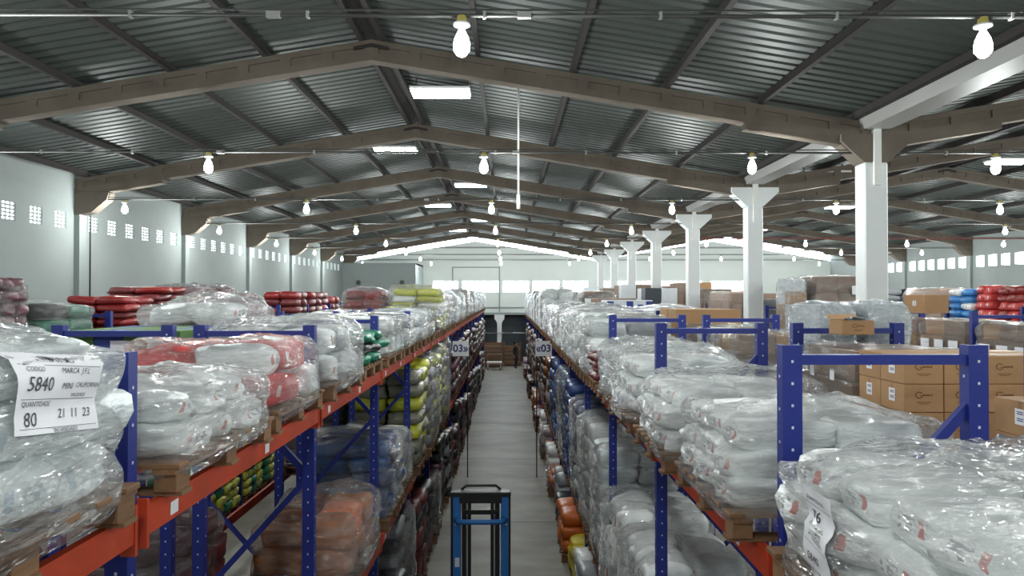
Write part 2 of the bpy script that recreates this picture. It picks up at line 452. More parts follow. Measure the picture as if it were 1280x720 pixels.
# end wall: daylight gap under the roof, low window strip, dark shutters
def gable(x0, x1, gap):
    pts = []
    r = RID1 if x1 <= XV + 0.01 else RID2
    return [(x0, 3.5), (x1, 3.5), (x1, roof_z(x1 - 0.001) - gap), (r, ZR - gap), (x0, roof_z(x0 + 0.001) - gap)]
ZW0, ZW1 = 5.15, 5.95
b = MB()
WIN = [(-5.4, -3.55), (-3.3, -0.6), (-0.35, 1.6), (1.85, 3.8), (4.05, 5.9), (7.0, 10.6), (11.0, 14.2), (14.8, 18.0)]
b.box(XL, -1.75, YE, YE + 0.2, 0, 3.5); b.box(1.45, XR, YE, YE + 0.2, 0, 3.5)
b.box(XL, XR, YE, YE + 0.2, 3.5, ZW0)
prev = XL
for a, c in WIN:
    b.box(prev, a, YE, YE + 0.2, ZW0, ZW1); prev = c
b.box(prev, XR, YE, YE + 0.2, ZW0, ZW1)
for x0, x1, r in ((XL, XV, RID1), (XV, XR, RID2)):
    g = 0.5
    b.prism([(x0, ZW1), (x1, ZW1), (x1, roof_z(x1 - 0.001) - g), (r, ZR - g), (x0, roof_z(x0 + 0.001) - g)], 1, YE, YE + 0.2)
we = obj('wall_end', b.mesh(), M['endwall']); struct(we, 'white end wall with a daylight gap under the roof')
obj('ledge', MB().box(-6.0, XV, YE - 0.25, YE, 3.5, 3.66).mesh(), M['pilaster'], we)
obj('ledge', MB().box(-6.0, XV, YE - 0.12, YE, 4.0, 4.06).mesh(), M['pilaster'], we)
obj('door_frame', MB().box(-4.0, -3.92, YE - 0.06, YE, 3.7, 6.9).box(-0.6, -0.52, YE - 0.06, YE, 3.7, 6.9).box(-4.0, -0.52, YE - 0.06, YE, 6.9, 6.98).mesh(), M['pilaster'], we)
for i, (a, c) in enumerate(WIN):
    wn = obj('window_%d' % (i + 1), MB().box(a, c, YE + 0.1, YE + 0.11, ZW0, ZW1).mesh(), M['glass']); struct(wn, 'frosted low window strip in the end wall')
    fr = MB(); n = max(2, int((c - a) / 0.8))
    for k in range(n + 1):
        x = a + (c - a) * k / n; fr.box(x - 0.02, x + 0.02, YE + 0.06, YE + 0.1, ZW0, ZW1)
    obj('window_frame', fr.mesh(), M['pilaster'], wn)
# dark shutters with white Y column at the end of the aisle
for i, (a, c) in enumerate(((-1.75, -0.35), (-0.35, 1.45))):
    d = struct(empty('door_%d' % (i + 1), (0, 0, 0)), 'dark slate shutter at the end of the aisle')
    for k in range(14):
        obj('shutter_slat', MB().box(a, c, YE + 0.9, YE + 0.93 + 0.02 * (k % 2), k * 0.25, k * 0.25 + 0.2505).mesh(), M['darkdoor'], d)
obj('recess', MB().box(-1.9, -1.75, YE, YE + 1.1, 0, 3.6).box(1.45, 1.6, YE, YE + 1.1, 0, 3.6).box(-1.9, 1.6, YE, YE + 1.1, 3.5, 3.65).mesh(), M['darkdoor'], we)
yc = obj('column_support', MB().prism([(-0.72, 0), (-0.40, 0), (-0.40, 2.75), (-0.33, 2.95), (-0.2, 3.1), (-0.2, 3.4), (-0.92, 3.4), (-0.92, 3.1), (-0.79, 2.95), (-0.72, 2.75)], 1, YE - 0.35, YE - 0.05).mesh(), M['column'])
struct(yc, 'white column with flared capital between dark shutters')
yc.location = (0, 0, 0.1)
rl = obj('guard_rail', MB().tube([(-1.75, YE - 0.5, 2.2), (1.45, YE - 0.5, 2.2)], 0.035).mesh(smooth=True), M['chrome'], we)
# lower partition block at the far left corner
pw = obj('wall_partition', MB().box(XL, -6.1, 48.0, 48.15, 0, 7.05).box(-6.25, -6.1, 48.15, YE, 0, 7.05).box(XL, -6.1, 48.15, YE, 6.95, 7.05).mesh(), M['pilaster'])
struct(pw, 'grey-white partition room in the far left corner')
for x in (-9.9, -7.0): obj('wall_clock', MB().lathe([(0.16, 0), (0.16, 0.05), (0.1, 0.06)], 16).mesh(), M['conduit'], pw, (x, 47.99, 5.75), (math.pi / 2, 0, 0))

# ------------------------------------------------------------------ roof: sheets, purlins, rafters, gutter
ceil = struct(empty('ceiling', (0, 0, 0)), 'dark corrugated metal roof on concrete frames')
def sheet_mesh(length):
    b = MB(); p = 0.25; k = 4; prof = []
    for i in range(k):
        prof += [(i * p, 0), (i * p + 0.15, 0), (i * p + 0.175, 0.045), (i * p + 0.225, 0.045)]
    prof.append((k * p, 0))
    nx = 2
    for j in range(nx):
        for y, z in prof: b.v.append((j * length, y, z))
    n = len(prof)
    for i in range(n - 1): b.f.append((i, i + 1, n + i + 1, n + i))
    me = bpy.data.meshes.new('roof_sheet'); me.from_pydata(b.v, [], b.f); me.update(); return me
SLEN = (XV - RID1) * math.sqrt(1 + SL * SL) + 0.02
shm = sheet_mesh(SLEN)
ang = math.atan(SL)
ys = np.arange(YB - 0.2, 52.0, 1.0)
for r, a in ((RID1, 0), (RID1, 1), (RID2, 0), (RID2, 1)):
    for i, y in enumerate(ys):
        m = M['sheet']
        o = obj('roof_sheet', shm, m, ceil, (r, y + (0 if a == 0 else 1.0), ZR), (0, ang, 0) if a == 0 else (0, ang, math.pi))
for r in (RID1, RID2):
    obj('ridge_cap', MB().prism([(-0.4, -SL * 0.4 + 0.05), (0, 0.055), (0.4, -SL * 0.4 + 0.05), (0.4, -SL * 0.4 + 0.06), (0, 0.07), (-0.4, -SL * 0.4 + 0.06)], 1, YB - 0.2, 52.2).mesh(), M['sheet'], ceil, (r, 0, ZR))
    obj('ridge_lining', MB().prism([(-0.14, -SL * 0.14 - 0.004), (0, -0.004), (0.14, -SL * 0.14 - 0.004), (0.14, -SL * 0.14 - 0.01), (0, -0.012), (-0.14, -SL * 0.14 - 0.01)], 1, YB - 0.2, 52.2).mesh(), M['purlin'], ceil, (r, 0, ZR))
# pale sheet on the right slope
pp = obj('patch_sheet', MB().box(0, 1.6, 0, 0.62, -0.02, -0.012).mesh(), M['sheet_pale'], ceil, (-0.45, 13.3, roof_z(-0.45)), (0, ang, 0))
PX = [0.18, 1.82, 3.44, 5.06, 6.68, 8.3]
pm = MB().box(-0.035, 0.035, YB, YE, -0.13, 0.0).box(-0.035, 0.05, YB, YE, -0.13, -0.118).mesh()
for r in (RID1, RID2):
    for s in (-1, 1):
        for p in PX:
            x = r + s * p
            obj('purlin', pm, M['purlin'], ceil, (x, 0, ZR - SL * p - 0.004))
# precast rafters with recessed web panels
RT = 0.14                                # below the sheet: purlin depth
RD = 0.35
def rafter_mesh():
    b = MB(); n = 12; L = XV - RID1
    w = 0.13; wi = 0.095
    def zt(x): return ZR - RT - SL * x
    def slab(x0, x1, zo0, zo1, hw):
        k = len(b.v)
        for x in (x0, x1):
            for y, z in ((-hw, zt(x) - zo1), (hw, zt(x) - zo1), (hw, zt(x) - zo0), (-hw, zt(x) - zo0)): b.v.append((x, y, z))
        b.f.extend([tuple(k + i for i in q) for q in ((0, 1, 2, 3), (7, 6, 5, 4), (0, 4, 5, 1), (1, 5, 6, 2), (2, 6, 7, 3), (3, 7, 4, 0))])
    slab(0, L, 0, 0.10, w); slab(0, L, RD - 0.12, RD, w); slab(0, L, 0.10, RD - 0.12, wi)
    for i in range(n + 1):
        x = min(L * i / n, L - 0.16)
        slab(max(x - 0.06, 0), x + 0.12, 0.09, RD - 0.11, w - 0.004)
    slab(L - 2.2, L, RD - 0.01, RD + 0.1, w - 0.006)
    return b.mesh('rafter')
rm = rafter_mesh()
brk = MB().prism([(0, 0.0), (0.85, -0.02), (0.8, -0.2), (0.42, -0.52), (0, -0.6)], 1, -0.16, 0.16).mesh()
for fy in FRAMES:
    for r in (RID1, RID2):
        obj('rafter', rm, M['rafter'], ceil, (r, fy, 0))
        obj('rafter', rm, M['rafter'], ceil, (r, fy, 0), (0, 0, math.pi))
        obj('ridge_plate', MB().prism([(-0.3, -0.30), (0, -0.25), (0.3, -0.30), (0.3, -0.25), (0, -0.19), (-0.3, -0.25)], 1, -0.15, 0.15).mesh(), M['purlin'], ceil, (r, fy, ZR - 0.02))
    obj('bracket', brk, M['rafter'], ceil, (XL + 0.02, fy, roof_z(XL + 0.02) - RT - RD + 0.03))
    obj('bracket', brk, M['rafter'], ceil, (XR - 0.02, fy, roof_z(XR - 0.02) - RT - RD + 0.03), (0, 0, math.pi))
gm = MB().prism([(-0.3, 0.3), (-0.22, 0.0), (0.22, 0.0), (0.3, 0.3), (0.28, 0.3), (0.2, 0.02), (-0.2, 0.02), (-0.28, 0.3)], 1, YB, YE - 0.05).mesh()
obj('gutter', gm, M['gutter'], ceil, (XV, 0, roof_z(XV) - 0.26))
# white columns on the valley line
cap = MB().prism([(-0.21, 2.3), (0.21, 2.3), (0.6, 2.66), (0.6, 2.78), (-0.6, 2.78), (-0.6, 2.66)], 1, -0.19, 0.19).mesh()
shaft = bevel(MB().box(-0.2, 0.2, -0.18, 0.18, -H, 2.3).mesh(), 0.02)
pipe = MB().box(-0.06, 0.06, -0.24, -0.13, 1.9, 3.0).mesh()
for k, fy in enumerate(FRAMES):
    c = empty('concrete_column', (XV, fy, H)); struct(c, 'white painted concrete column in the valley line, %s from the camera' % ORD[k])
    obj('shaft', shaft, M['column'], c); obj('capital', cap, M['rafter'] if k in (2,) else M['column'], c); obj('downpipe', pipe, M['pvc'], c)

# ------------------------------------------------------------------ lamps
ZC = H + 2.47
bulb_me = MB().lathe([(0.02, 0.0), (0.034, -0.02), (0.058, -0.07), (0.074, -0.13), (0.07, -0.19), (0.042, -0.23), (0.01, -0.245)], 12).mesh(smooth=True)
sock_me = MB().lathe([(0.05, 0.03), (0.075, 0.02), (0.075, 0.0), (0.03, -0.01), (0.028, -0.04)], 14).mesh(smooth=True)
hold_me = MB().lathe([(0.04, 0.085), (0.045, 0.03), (0.05, 0.028)], 12).mesh(smooth=True)
clip_me = MB().box(-0.012, 0.012, -0.025, 0.025, -0.026, 0.034).mesh()
LX = [(-9.7, 'by the left wall'), (-5.1, 'left of the central aisle'), (-0.4, 'above the central aisle'), (4.2, 'just left of the white column line'),
      (8.4, 'just right of the white column line'), (12.6, 'left of the right-hand ridge'), (16.9, 'right of the right-hand ridge'), (21.0, 'near the right wall')]
def bulb(x, y, label):
    t = tag(empty('hanging_bulb', (x, y, ZC - 0.09)), label, 'lamp', 'bulbs along the ceiling conduits')
    obj('lamp_holder', hold_me, M['yellow'], t); obj('socket', sock_me, M['pvc'], t); obj('bulb', bulb_me, M['bulb'], t, (0, 0, -0.03))
    ld = bpy.data.lights.new('bulb_light', 'POINT'); ld.energy = BULB_W; ld.color = (0.95, 1.0, 0.985); ld.shadow_soft_size = 0.09
    lo = bpy.data.objects.new('bulb_light', ld); COL.objects.link(lo); lo.parent = t; lo.location = (0, 0, -0.38)
for k, y in enumerate([-5.0, 0.3] + [6.3 + 6 * i for i in range(8)]):
    n = k - 2
    far = ('conduit behind the viewpoint' if n == -2 else 'conduit straight overhead') if n < 0 else '%s conduit from the camera' % ORD[n]
    c = empty('ceiling_conduit', (0, y, ZC))
    tag(c, 'thin dark pipe spanning the hall, the ' + (('%s from the camera' % ORD[n]) if n >= 0 else ('behind the camera' if n == -2 else 'straight overhead')), 'conduit', 'conduits across the hall')
    obj('pipe', MB().tube([(XL, 0, 0), (XV, 0, 0), (XR, 0, 0)], 0.018).tube([(XL, 0, 0.05), (XV, 0, 0.05), (XR, 0, 0.05)], 0.009, 6).mesh(smooth=True), M['conduit'], c)
    if n in (0, 1, 2):
        for x in np.arange(-9.5, 13, 1.55): obj('pipe_clip', clip_me, M['clip'], c, (x, 0, 0))
        for x in (-2.05, 0.15, -4.9): obj('junction_box', MB().box(-0.06, 0.06, -0.025, 0.025, -0.022, 0.03).mesh(), M['clip'], c, (x, 0, 0))
    for x, ph in LX:
        if n == -2 and x > 13: continue
        bulb(x, y, ('lit bulb %s on the %s' % (ph, far)))
# twin tube fixtures near the ridges
def fixture(x, y, z, label, yaw=0.0):
    t = tag(empty('tube_light', (x, y, z), (0, 0, yaw)), label, 'lamp', 'four-tube lights near the ridge')
    obj('housing', MB().box(-0.6, 0.6, -0.3, 0.3, 0.035, 0.08).mesh(), M['pvc'], t)
    for s in (-0.24, -0.08, 0.08, 0.24): obj('tube', MB().tube([(-0.58, s, 0), (0.58, s, 0)], 0.026).mesh(smooth=True), M['tube'], t)
    for s in (-0.5, 0.5): obj('hanger', MB().box(s - 0.01, s + 0.01, -0.01, 0.01, 0.08, max(0.1, roof_z(x + s) - z)).mesh(), M['conduit'], t)
for i, (x, y) in enumerate([(-1.35, 14.6), (-3.15, 20.3), (-1.35, 26.7), (-3.15, 32.6), (-1.35, 38.8), (-3.15, 44.8), (-3.1, 8.0), (-1.35, 2.0)]):
    fixture(x, y, 8.92, 'glowing four-tube light %s the left ridge, %s' % ('right of' if x > RID1 else 'left of',
            ['nearest in view', 'the nearer one', 'middle one', 'the farther one', 'next to last', 'farthest one', 'out of frame above', 'straight overhead'][i]))
for i, (x, y) in enumerate([(15.3, 21.8), (15.3, 33.0), (15.3, 44), (8.2, 18.6), (15.3, 10.0)]):
    fixture(x, y, 8.9 if x > 10 else 7.95, 'glowing four-tube light in the right-hand bay, ' + ['cut off by the frame', 'left of the near column', 'far back', 'beside the near column head', 'out of frame'][i], 0 if x > 10 else 0.0)
# drop pole
t = tag(empty('drop_pole', (0.21, 13.5, 0)), 'thin white pole hanging from the roof above the aisle', 'pole')
obj('pipe', MB().tube([(0, 0, 6.7), (0, 0, roof_z(0.21) - 0.02)], 0.018).mesh(smooth=True), M['pvc'], t)
obj('end_socket', MB().tube([(0, 0, 6.45), (0, 0, 6.72)], 0.035).mesh(smooth=True), M['pvc'], t)
# fire pipe, red
rp = tag(obj('sprinkler_pipe', MB().tube([(6.6, 27.0, 7.0), (23.5, 27.0, 7.0)], 0.025).mesh(smooth=True), M['dullred']), 'thin red pipe crossing the right-hand bay under the roof', 'pipe')

# ------------------------------------------------------------------ pallet racks
ZTOP = H - 0.22
def post_mesh(zt):
    # omega profile upright
    p = [(-0.045, -0.035), (0.045, -0.035), (0.045, 0.035), (0.03, 0.035), (0.03, -0.02), (-0.03, -0.02), (-0.03, 0.035), (-0.045, 0.035)]
    return MB().prism(p, 2, 0.0, zt).box(-0.07, 0.07, -0.06, 0.06, 0, 0.012).mesh('post')
POST = post_mesh(ZTOP)
hb = MB()  # raised pale dots imitating light through the perforations, nothing is cut
for k in range(int(ZTOP / 0.1)):
    z = 0.1 + 0.1 * k
    hb.box(-0.005, 0.005, -0.0375, -0.034, z, z + 0.012)
LIGHT_DOTS = hb.mesh('slot_light_dots')
hb = MB()
for k in range(int(ZTOP / 0.15)):
    z = 0.08 + 0.15 * k
    hb.box(-0.047, -0.044, -0.005, 0.005, z, z + 0.012); hb.box(0.044, 0.047, -0.005, 0.005, z, z + 0.012)
LIGHT_DOTS2 = hb.mesh('slot_light_dots')
DEP = 0.94
def rack(name, label, xf, side, y_list, levels, near=9.0, rear=True, skip_beams=(), bm='orange', detail_levels=None):
    """xf: aisle face; side -1 rack extends to -x, +1 to +x; frames at y_list; beams at top levels"""
    root = tag(empty(name, (xf, 0, 0)), label, 'pallet rack', 'blue pallet racks')
    cxf = side * 0.045; cxr = side * (DEP - 0.045)
    brace = []
    zs = [(H - 0.47, 1), (H - 1.4, 0), (H - 2.34, 1), (H - 3.28, 0), (H - 4.2, 1)]
    for i, y in enumerate(y_list):
        f = empty('upright_frame', (0, y, 0), parent=root)
        for cx in (cxf, cxr):
            p = obj('post', POST, M['blue'], f, (cx, 0, 0))
            if y < near:
                for hm in (LIGHT_DOTS, LIGHT_DOTS2):
                    q = obj('slot_light_dots', hm, M['slot_light'], f, (cx, 0, 0)); q['kind'] = 'stuff'
        obj('top_brace', MB().box(min(cxf, cxr), max(cxf, cxr), -0.025, 0.025, H - 0.31, H - 0.265).mesh(), M['blue'], f)
        for (za, sa), (zb, sb) in zip(zs[:-1], zs[1:]):
            key = ('brace', side, za)
            if key not in _slot:
                _slot[key] = MB().bar((cxr if sa else cxf, 0, za), (cxr if sb else cxf, 0, zb), 0.035, 0.045).mesh()
            obj('brace', _slot[key], M['blue'], f)
    for z in levels:
        for i in range(len(y_list) - 1):
            y0, y1 = y_list[i], y_list[i + 1]
            if (z, i) in skip_beams: continue
            for cx, s in ((-side * 0.012, 1), (side * (DEP + 0.012), -1)):
                if s == -1 and not rear: continue
                L = y1 - y0
                key = ('beam', round(L, 3))
                if key not in _slot:
                    _slot[key] = MB().prism([(-0.025, -0.12), (0.025, -0.12), (0.025, 0), (-0.01, 0), (-0.01, -0.025), (-0.025, -0.025)], 1, 0.055, L - 0.055).mesh('beam')
                    _slot['conn'] = MB().box(-0.03, 0.03, 0.036, 0.056, -0.17, 0.03).mesh('connector')
                    _slot['tag'] = MB().box(-0.0015, 0.0015, -0.035, 0.035, -0.028, 0.028).mesh('tag')
                bmt = obj('beam', _slot[key], M[bm] if z > 1.4 else M['redbeam'], root, (cx, y0, z), (0, 0, 0))
                if y0 < 24 and s == 1:
                    obj('connector', _slot['conn'], M[bm] if z > 1.4 else M['redbeam'], bmt); obj('connector', _slot['conn'], M[bm] if z > 1.4 else M['redbeam'], bmt, (0, L - 0.092, 0))
                    if y0 < 14 and z > 1.4:
                        for q in ((0.28, 1.5) if side < 0 else (0.5, 1.7)):
                            obj('shelf_tag', _slot['tag'], M['paper'], bmt, (-side * 0.028, q, -0.07))
    return root
YL = [2.9 + 2.75 * k for k in range(-1, 17)]
YRr = [3.3 + 2.77 * k for k in range(-1, 17)]
XL1, XL2, XL3 = -1.5, -2.6, -6.1
XR1, XR2, XR3, XR5, XR7 = 1.25, 2.4, 6.7, 11.45, 16.3
LT, LM = 3.95, 2.0
RT3, RM = 3.6, 1.25
rack('pallet_rack', 'blue and orange pallet rack along the left side of the central aisle', XL1, -1, YL, (LM, LT), 12)
rack('pallet_rack', 'blue pallet rack standing behind the left aisle rack, back to back', XL2, -1, YL, (LM, LT), 12)
rack('pallet_rack', 'blue pallet rack in front of the left wall across a side aisle', XL3, -1, [y for y in YL if y > 7], (LM, LT), 0)
rack('pallet_rack', 'blue and red pallet rack along the right side of the central aisle', XR1, 1, YRr, (RM, RT3), 12)
rack('pallet_rack', 'blue pallet rack behind the right aisle rack, holding brown cartons', XR2, 1, YRr, (RM, RT3), 12)
rack('pallet_rack', 'blue pallet rack just right of the white column line', XR3, 1, [7.6 + 2.77 * k for k in range(14)], (RM, RT3), 0)
rack('pallet_rack', 'far blue pallet rack holding blue and red sacks', XR5, 1, [13.2 + 2.77 * k for k in range(12)], (RT3,), 0)

# ------------------------------------------------------------------ load pieces
def sack_mesh(seed, nu, nv, e1=0.5, e2=0.32, amp=0.05):
    n = Noise(seed, 3.0, 3)
    V = []; 
    for j in range(nv + 1):
        ph = -math.pi / 2 + math.pi * j / nv
        for i in range(nu):
            th = 2 * math.pi * i / nu
            c, s = math.cos(ph), math.sin(ph)
            sg = lambda v, e: math.copysign(abs(v) ** e, v)
            V.append((0.5 * sg(c, e1) * sg(math.cos(th), e2), 0.5 * sg(c, e1) * sg(math.sin(th), e2), 0.5 * sg(s, e1)))
    P = np.array(V)
    d = n(P * 2)
    P = P * (1 + amp * 2 * d[:, None])
    f = []
    for j in range(nv):
        for i in range(nu):
            q = (i + 1) % nu
            f.append((j * nu + i, j * nu + q, (j + 1) * nu + q, (j + 1) * nu + i))
    me = bpy.data.meshes.new('sack'); me.from_pydata(P.tolist(), [], f)
    bm = bmesh.new(); bm.from_mesh(me); bmesh.ops.remove_doubles(bm, verts=bm.verts, dist=1e-5); bmesh.ops.recalc_face_normals(bm, faces=bm.faces)
    bm.to_mesh(me); bm.free()
    me.polygons.foreach_set('use_smooth', [True] * len(me.polygons)); me.update()
    return me
SACK_HI = [sack_mesh(s, 24, 12, amp=0.07) for s in range(8)]
SACK_MD = [sack_mesh(20 + s, 16, 8, amp=0.06) for s in range(6)]
SACK_LO = [sack_mesh(40 + s, 12, 6, amp=0.05) for s in range(4)]
CARTON = bevel(MB().box(-0.5, 0.5, -0.5, 0.5, -0.5, 0.5).mesh('carton'), 0.012)

def hull_mesh(wx, wy, h, nl, seed, nu=64, nv=20, nt=8, amp=0.03, dome=0.06, box=9.0, slump=0.0):
    n = Noise(seed, 3.2, 4); n2 = Noise(seed + 99, 9.0, 2)
    V = []
    def ring(s):
        for i in range(nu):
            t = 2 * math.pi * i / nu
            c, q = math.cos(t), math.sin(t)
            r = (abs(c) ** box + abs(q) ** box) ** (-1 / box)
            yield c * r * s, q * r * s
    for j in range(nv + 1):
        v = j / nv; z = v * h
        s = 1 + 0.035 * abs(math.sin(math.pi * nl * v)) - 0.02
        if v < 0.12: s -= 0.05 * (1 - v / 0.12) ** 2
        if v > 0.86: s -= 0.14 * ((v - 0.86) / 0.14) ** 2
        for x, y in ring(s): V.append((x * wx / 2, y * wy / 2, z))
    for j in range(1, nt + 1):
        v = j / nt; s = (1 - v) * 0.86 + 0.015
        for x, y in ring(s): V.append((x * wx / 2, y * wy / 2, h + dome * (1 - (1 - v) ** 2)))
    P = np.array(V)
    n3 = Noise(seed + 7, 5.0, 3)
    Q = P @ np.array([[1, 0.5, 0.4], [-0.5, 1, 0.5], [-0.3, -0.6, 2.2]])
    d = n(P) * amp + n2(P) * amp * 0.25 + np.clip(1 - 2.2 * np.abs(n3(Q)), 0, 1) ** 2 * amp * 0.55
    rad = P.copy(); rad[:, 2] = 0
    ln = np.linalg.norm(rad, axis=1)[:, None] + 1e-6
    lower = np.clip(P[:, 2] / (0.15 * h + 1e-6), 0, 1)
    side = (np.arange(len(P)) < nu * (nv + 1))
    P[side] += (rad / ln)[side] * (d * lower)[side, None]
    up = np.clip((P[:, 2] - 0.7 * h) / (0.3 * h), 0, 1)
    P[:, 2] += up * d * 1.6
    if slump: P[:, 2] -= slump * np.clip(P[:, 1] / (wy / 2), -1, 1) * np.clip(P[:, 2] / h, 0, 1)
    f = []
    rows = nv + nt
    for j in range(rows):
        for i in range(nu):
            q = (i + 1) % nu
            f.append((j * nu + i, j * nu + q, (j + 1) * nu + q, (j + 1) * nu + i))
    f.append(tuple(range(rows * nu, (rows + 1) * nu)))
    me = bpy.data.meshes.new('stretch_wrap'); me.from_pydata(P.tolist(), [], f)
    me.polygons.foreach_set('use_smooth', [True] * len(me.polygons)); me.update()
    return me
HULLS = {}
def unit_hull(nl, k, lo, boxy=False):
    key = (nl, k, lo, boxy)
    if key not in HULLS:
        HULLS[key] = hull_mesh(1, 1, 1, nl, 300 + k * 7 + nl, 32 if lo else 48, 10 if lo else 14, 4 if lo else 6, 0.013 if boxy else 0.03, 0.012 if boxy else 0.05, box=24.0 if boxy else 9.0)
    return HULLS[key]

# pallet: deck boards across x, three stringer boards, nine blocks, three bottom boards (unit: metres, 1.0 x 1.14)
PB = {'deck': bevel(MB().box(-0.5, 0.5, -0.048, 0.048, -0.011, 0.011).mesh('deck_board'), 0.003),
      'run': MB().box(-0.048, 0.048, -0.57, 0.57, -0.011, 0.011).mesh('runner'),
      'block': bevel(MB().box(-0.05, 0.05, -0.06, 0.06, -0.04, 0.04).mesh('block'), 0.003),
      'bottom': MB().box(-0.5, 0.5, -0.048, 0.048, -0.009, 0.009).mesh('bottom_board')}
pb = MB()
for k in range(7): y = -0.52 + 1.04 * k / 6; pb.box(-0.5, 0.5, y - 0.05, y + 0.05, 0.118, 0.14)
for x in (-0.44, 0, 0.44):
    for y in (-0.5, 0, 0.5): pb.box(x - 0.05, x + 0.05, y - 0.06, y + 0.06, 0.02, 0.118)
for y in (-0.5, 0, 0.5): pb.box(-0.5, 0.5, y - 0.05, y + 0.05, 0.0, 0.02)
PALLET_LO = pb.mesh('pallet')
def pallet(parent, wx, wy, near):
    if not near:
        return obj('pallet', PALLET_LO, M['wood'], parent, scale=(wx, wy / 1.14, 1))
    p = empty('pallet', parent=parent); sy = wy / 1.14
    for k in range(7): obj('deck_board', PB['deck'], M['wood'], p, (0, (-0.52 + 1.04 * k / 6) * sy, 0.129), (0, 0, RND.uniform(-.01, .01)), (wx, 1, 1))
    for x in (-0.44, 0, 0.44):
        obj('runner', PB['run'], M['wood'], p, (x * wx, 0, 0.107), scale=(1, sy, 1))
        for y in (-0.5, 0, 0.5): obj('block', PB['block'], M['wood'], p, (x * wx, y * sy, 0.057), (0, 0, RND.uniform(-.03, .03)))
    for y in (-0.5, 0, 0.5): obj('bottom_board', PB['bottom'], M['wood'], p, (0, y * sy, 0.009), scale=(wx, 1, 1))
    return p

HALF = math.pi / 2
def load(label, x0, x1, y0, y1, z, ztop, kind, cols, wrap='f_clear', nl=None, nx=2, ny=None, cat='pallet load', near=None, group=None, with_pallet=True,
         hull_kw=None, jit=0.04, fallback_h=None, name=None):
    """one palletised load: wooden pallet, its sacks or cartons, the stretch wrap"""
    wx, wy = x1 - x0, y1 - y0
    lod = 0 if y0 < 9.4 else 1 if y0 < 17 else 2
    if near is None: near = y0 < 9.4
    z += 0.003
    root = tag(empty(name or ('wrapped_pallet' if wrap else 'loaded_pallet'), ((x0 + x1) / 2, (y0 + y1) / 2, z)), label, cat, group)
    zb = 0.0
    if with_pallet:
        pallet(root, wx, wy, near); zb = 0.142
    h = ztop - z - zb
    cellz = (0.2, 0.24, 0.3)[lod] if kind == 'sack' else (0.24, 0.3, 0.36)[lod]
    if nl is None: nl = max(1, round(h / cellz))
    if ny is None: ny = (3, 2, 2)[lod] if wy < 1.7 else (5, 4, 3)[lod]
    if lod == 2: nx = min(nx, 2)
    cz = ((h - 0.015 if hull_kw else h - 0.03) if wrap else h) / nl
    ix = (0.92 if hull_kw else 0.93) if wrap else 1.0
    cw, cl = wx * ix / nx, wy * ix / ny
    for l in range(nl):
        for i in range(nx):
            for j in range(ny):
                if nl > 2 and nx > 2 and ny > 2 and 0 < i < nx - 1 and 0 < j < ny - 1 and l < nl - 1: continue
                x = -wx * ix / 2 + cw * (i + 0.5); y = -wy * ix / 2 + cl * (j + 0.5); zc = zb + cz * (l + 0.5)
                tf = (0.9 if hull_kw else 0.93) if (wrap and l == nl - 1) else 1.0
                x *= tf; y *= tf
                c = cols[RND.randrange(len(cols))] if isinstance(cols, (list, tuple)) else cols
                if kind == 'sack':
                    me = RND.choice((SACK_HI, SACK_MD, SACK_LO)[lod])
                    q = l % 2 == 0
                    o = obj('sack', me, S[c], root, (x + RND.uniform(-jit, jit) * .5, y + RND.uniform(-jit, jit) * .5, zc),
                            (RND.uniform(-.04, .04), RND.uniform(-.05, .05), RND.uniform(-.06, .06)),
                            (tf * cw * RND.uniform(0.98, 1.04), tf * cl * RND.uniform(0.98, 1.04), cz * RND.uniform(1.02, 1.1)))
                else:
                    o = obj('carton', CARTON, M[c], root, (x, y, zc), (0, 0, RND.uniform(-.012, .012)), (tf * cw * 0.985, tf * cl * 0.985, cz * 0.985))
    if wrap:
        if hull_kw is not None:
            me = hull_mesh(wx * 1.0, wy * 1.0, h + 0.10, nl, **hull_kw)
            o = obj('stretch_wrap', me, M[wrap], root, (0, 0, zb - 0.10))
        else:
            k = RND.randrange(4)
            o = obj('stretch_wrap', unit_hull(min(nl, 6), k, lod == 2, kind == 'box'), M[wrap], root, (0, 0, zb - 0.02), (0, 0, math.pi * RND.randrange(2)), (wx * 1.03, wy * (0.97 if lod else 1.0), h * 1.0))
        root['wrap'] = o.name
    return root

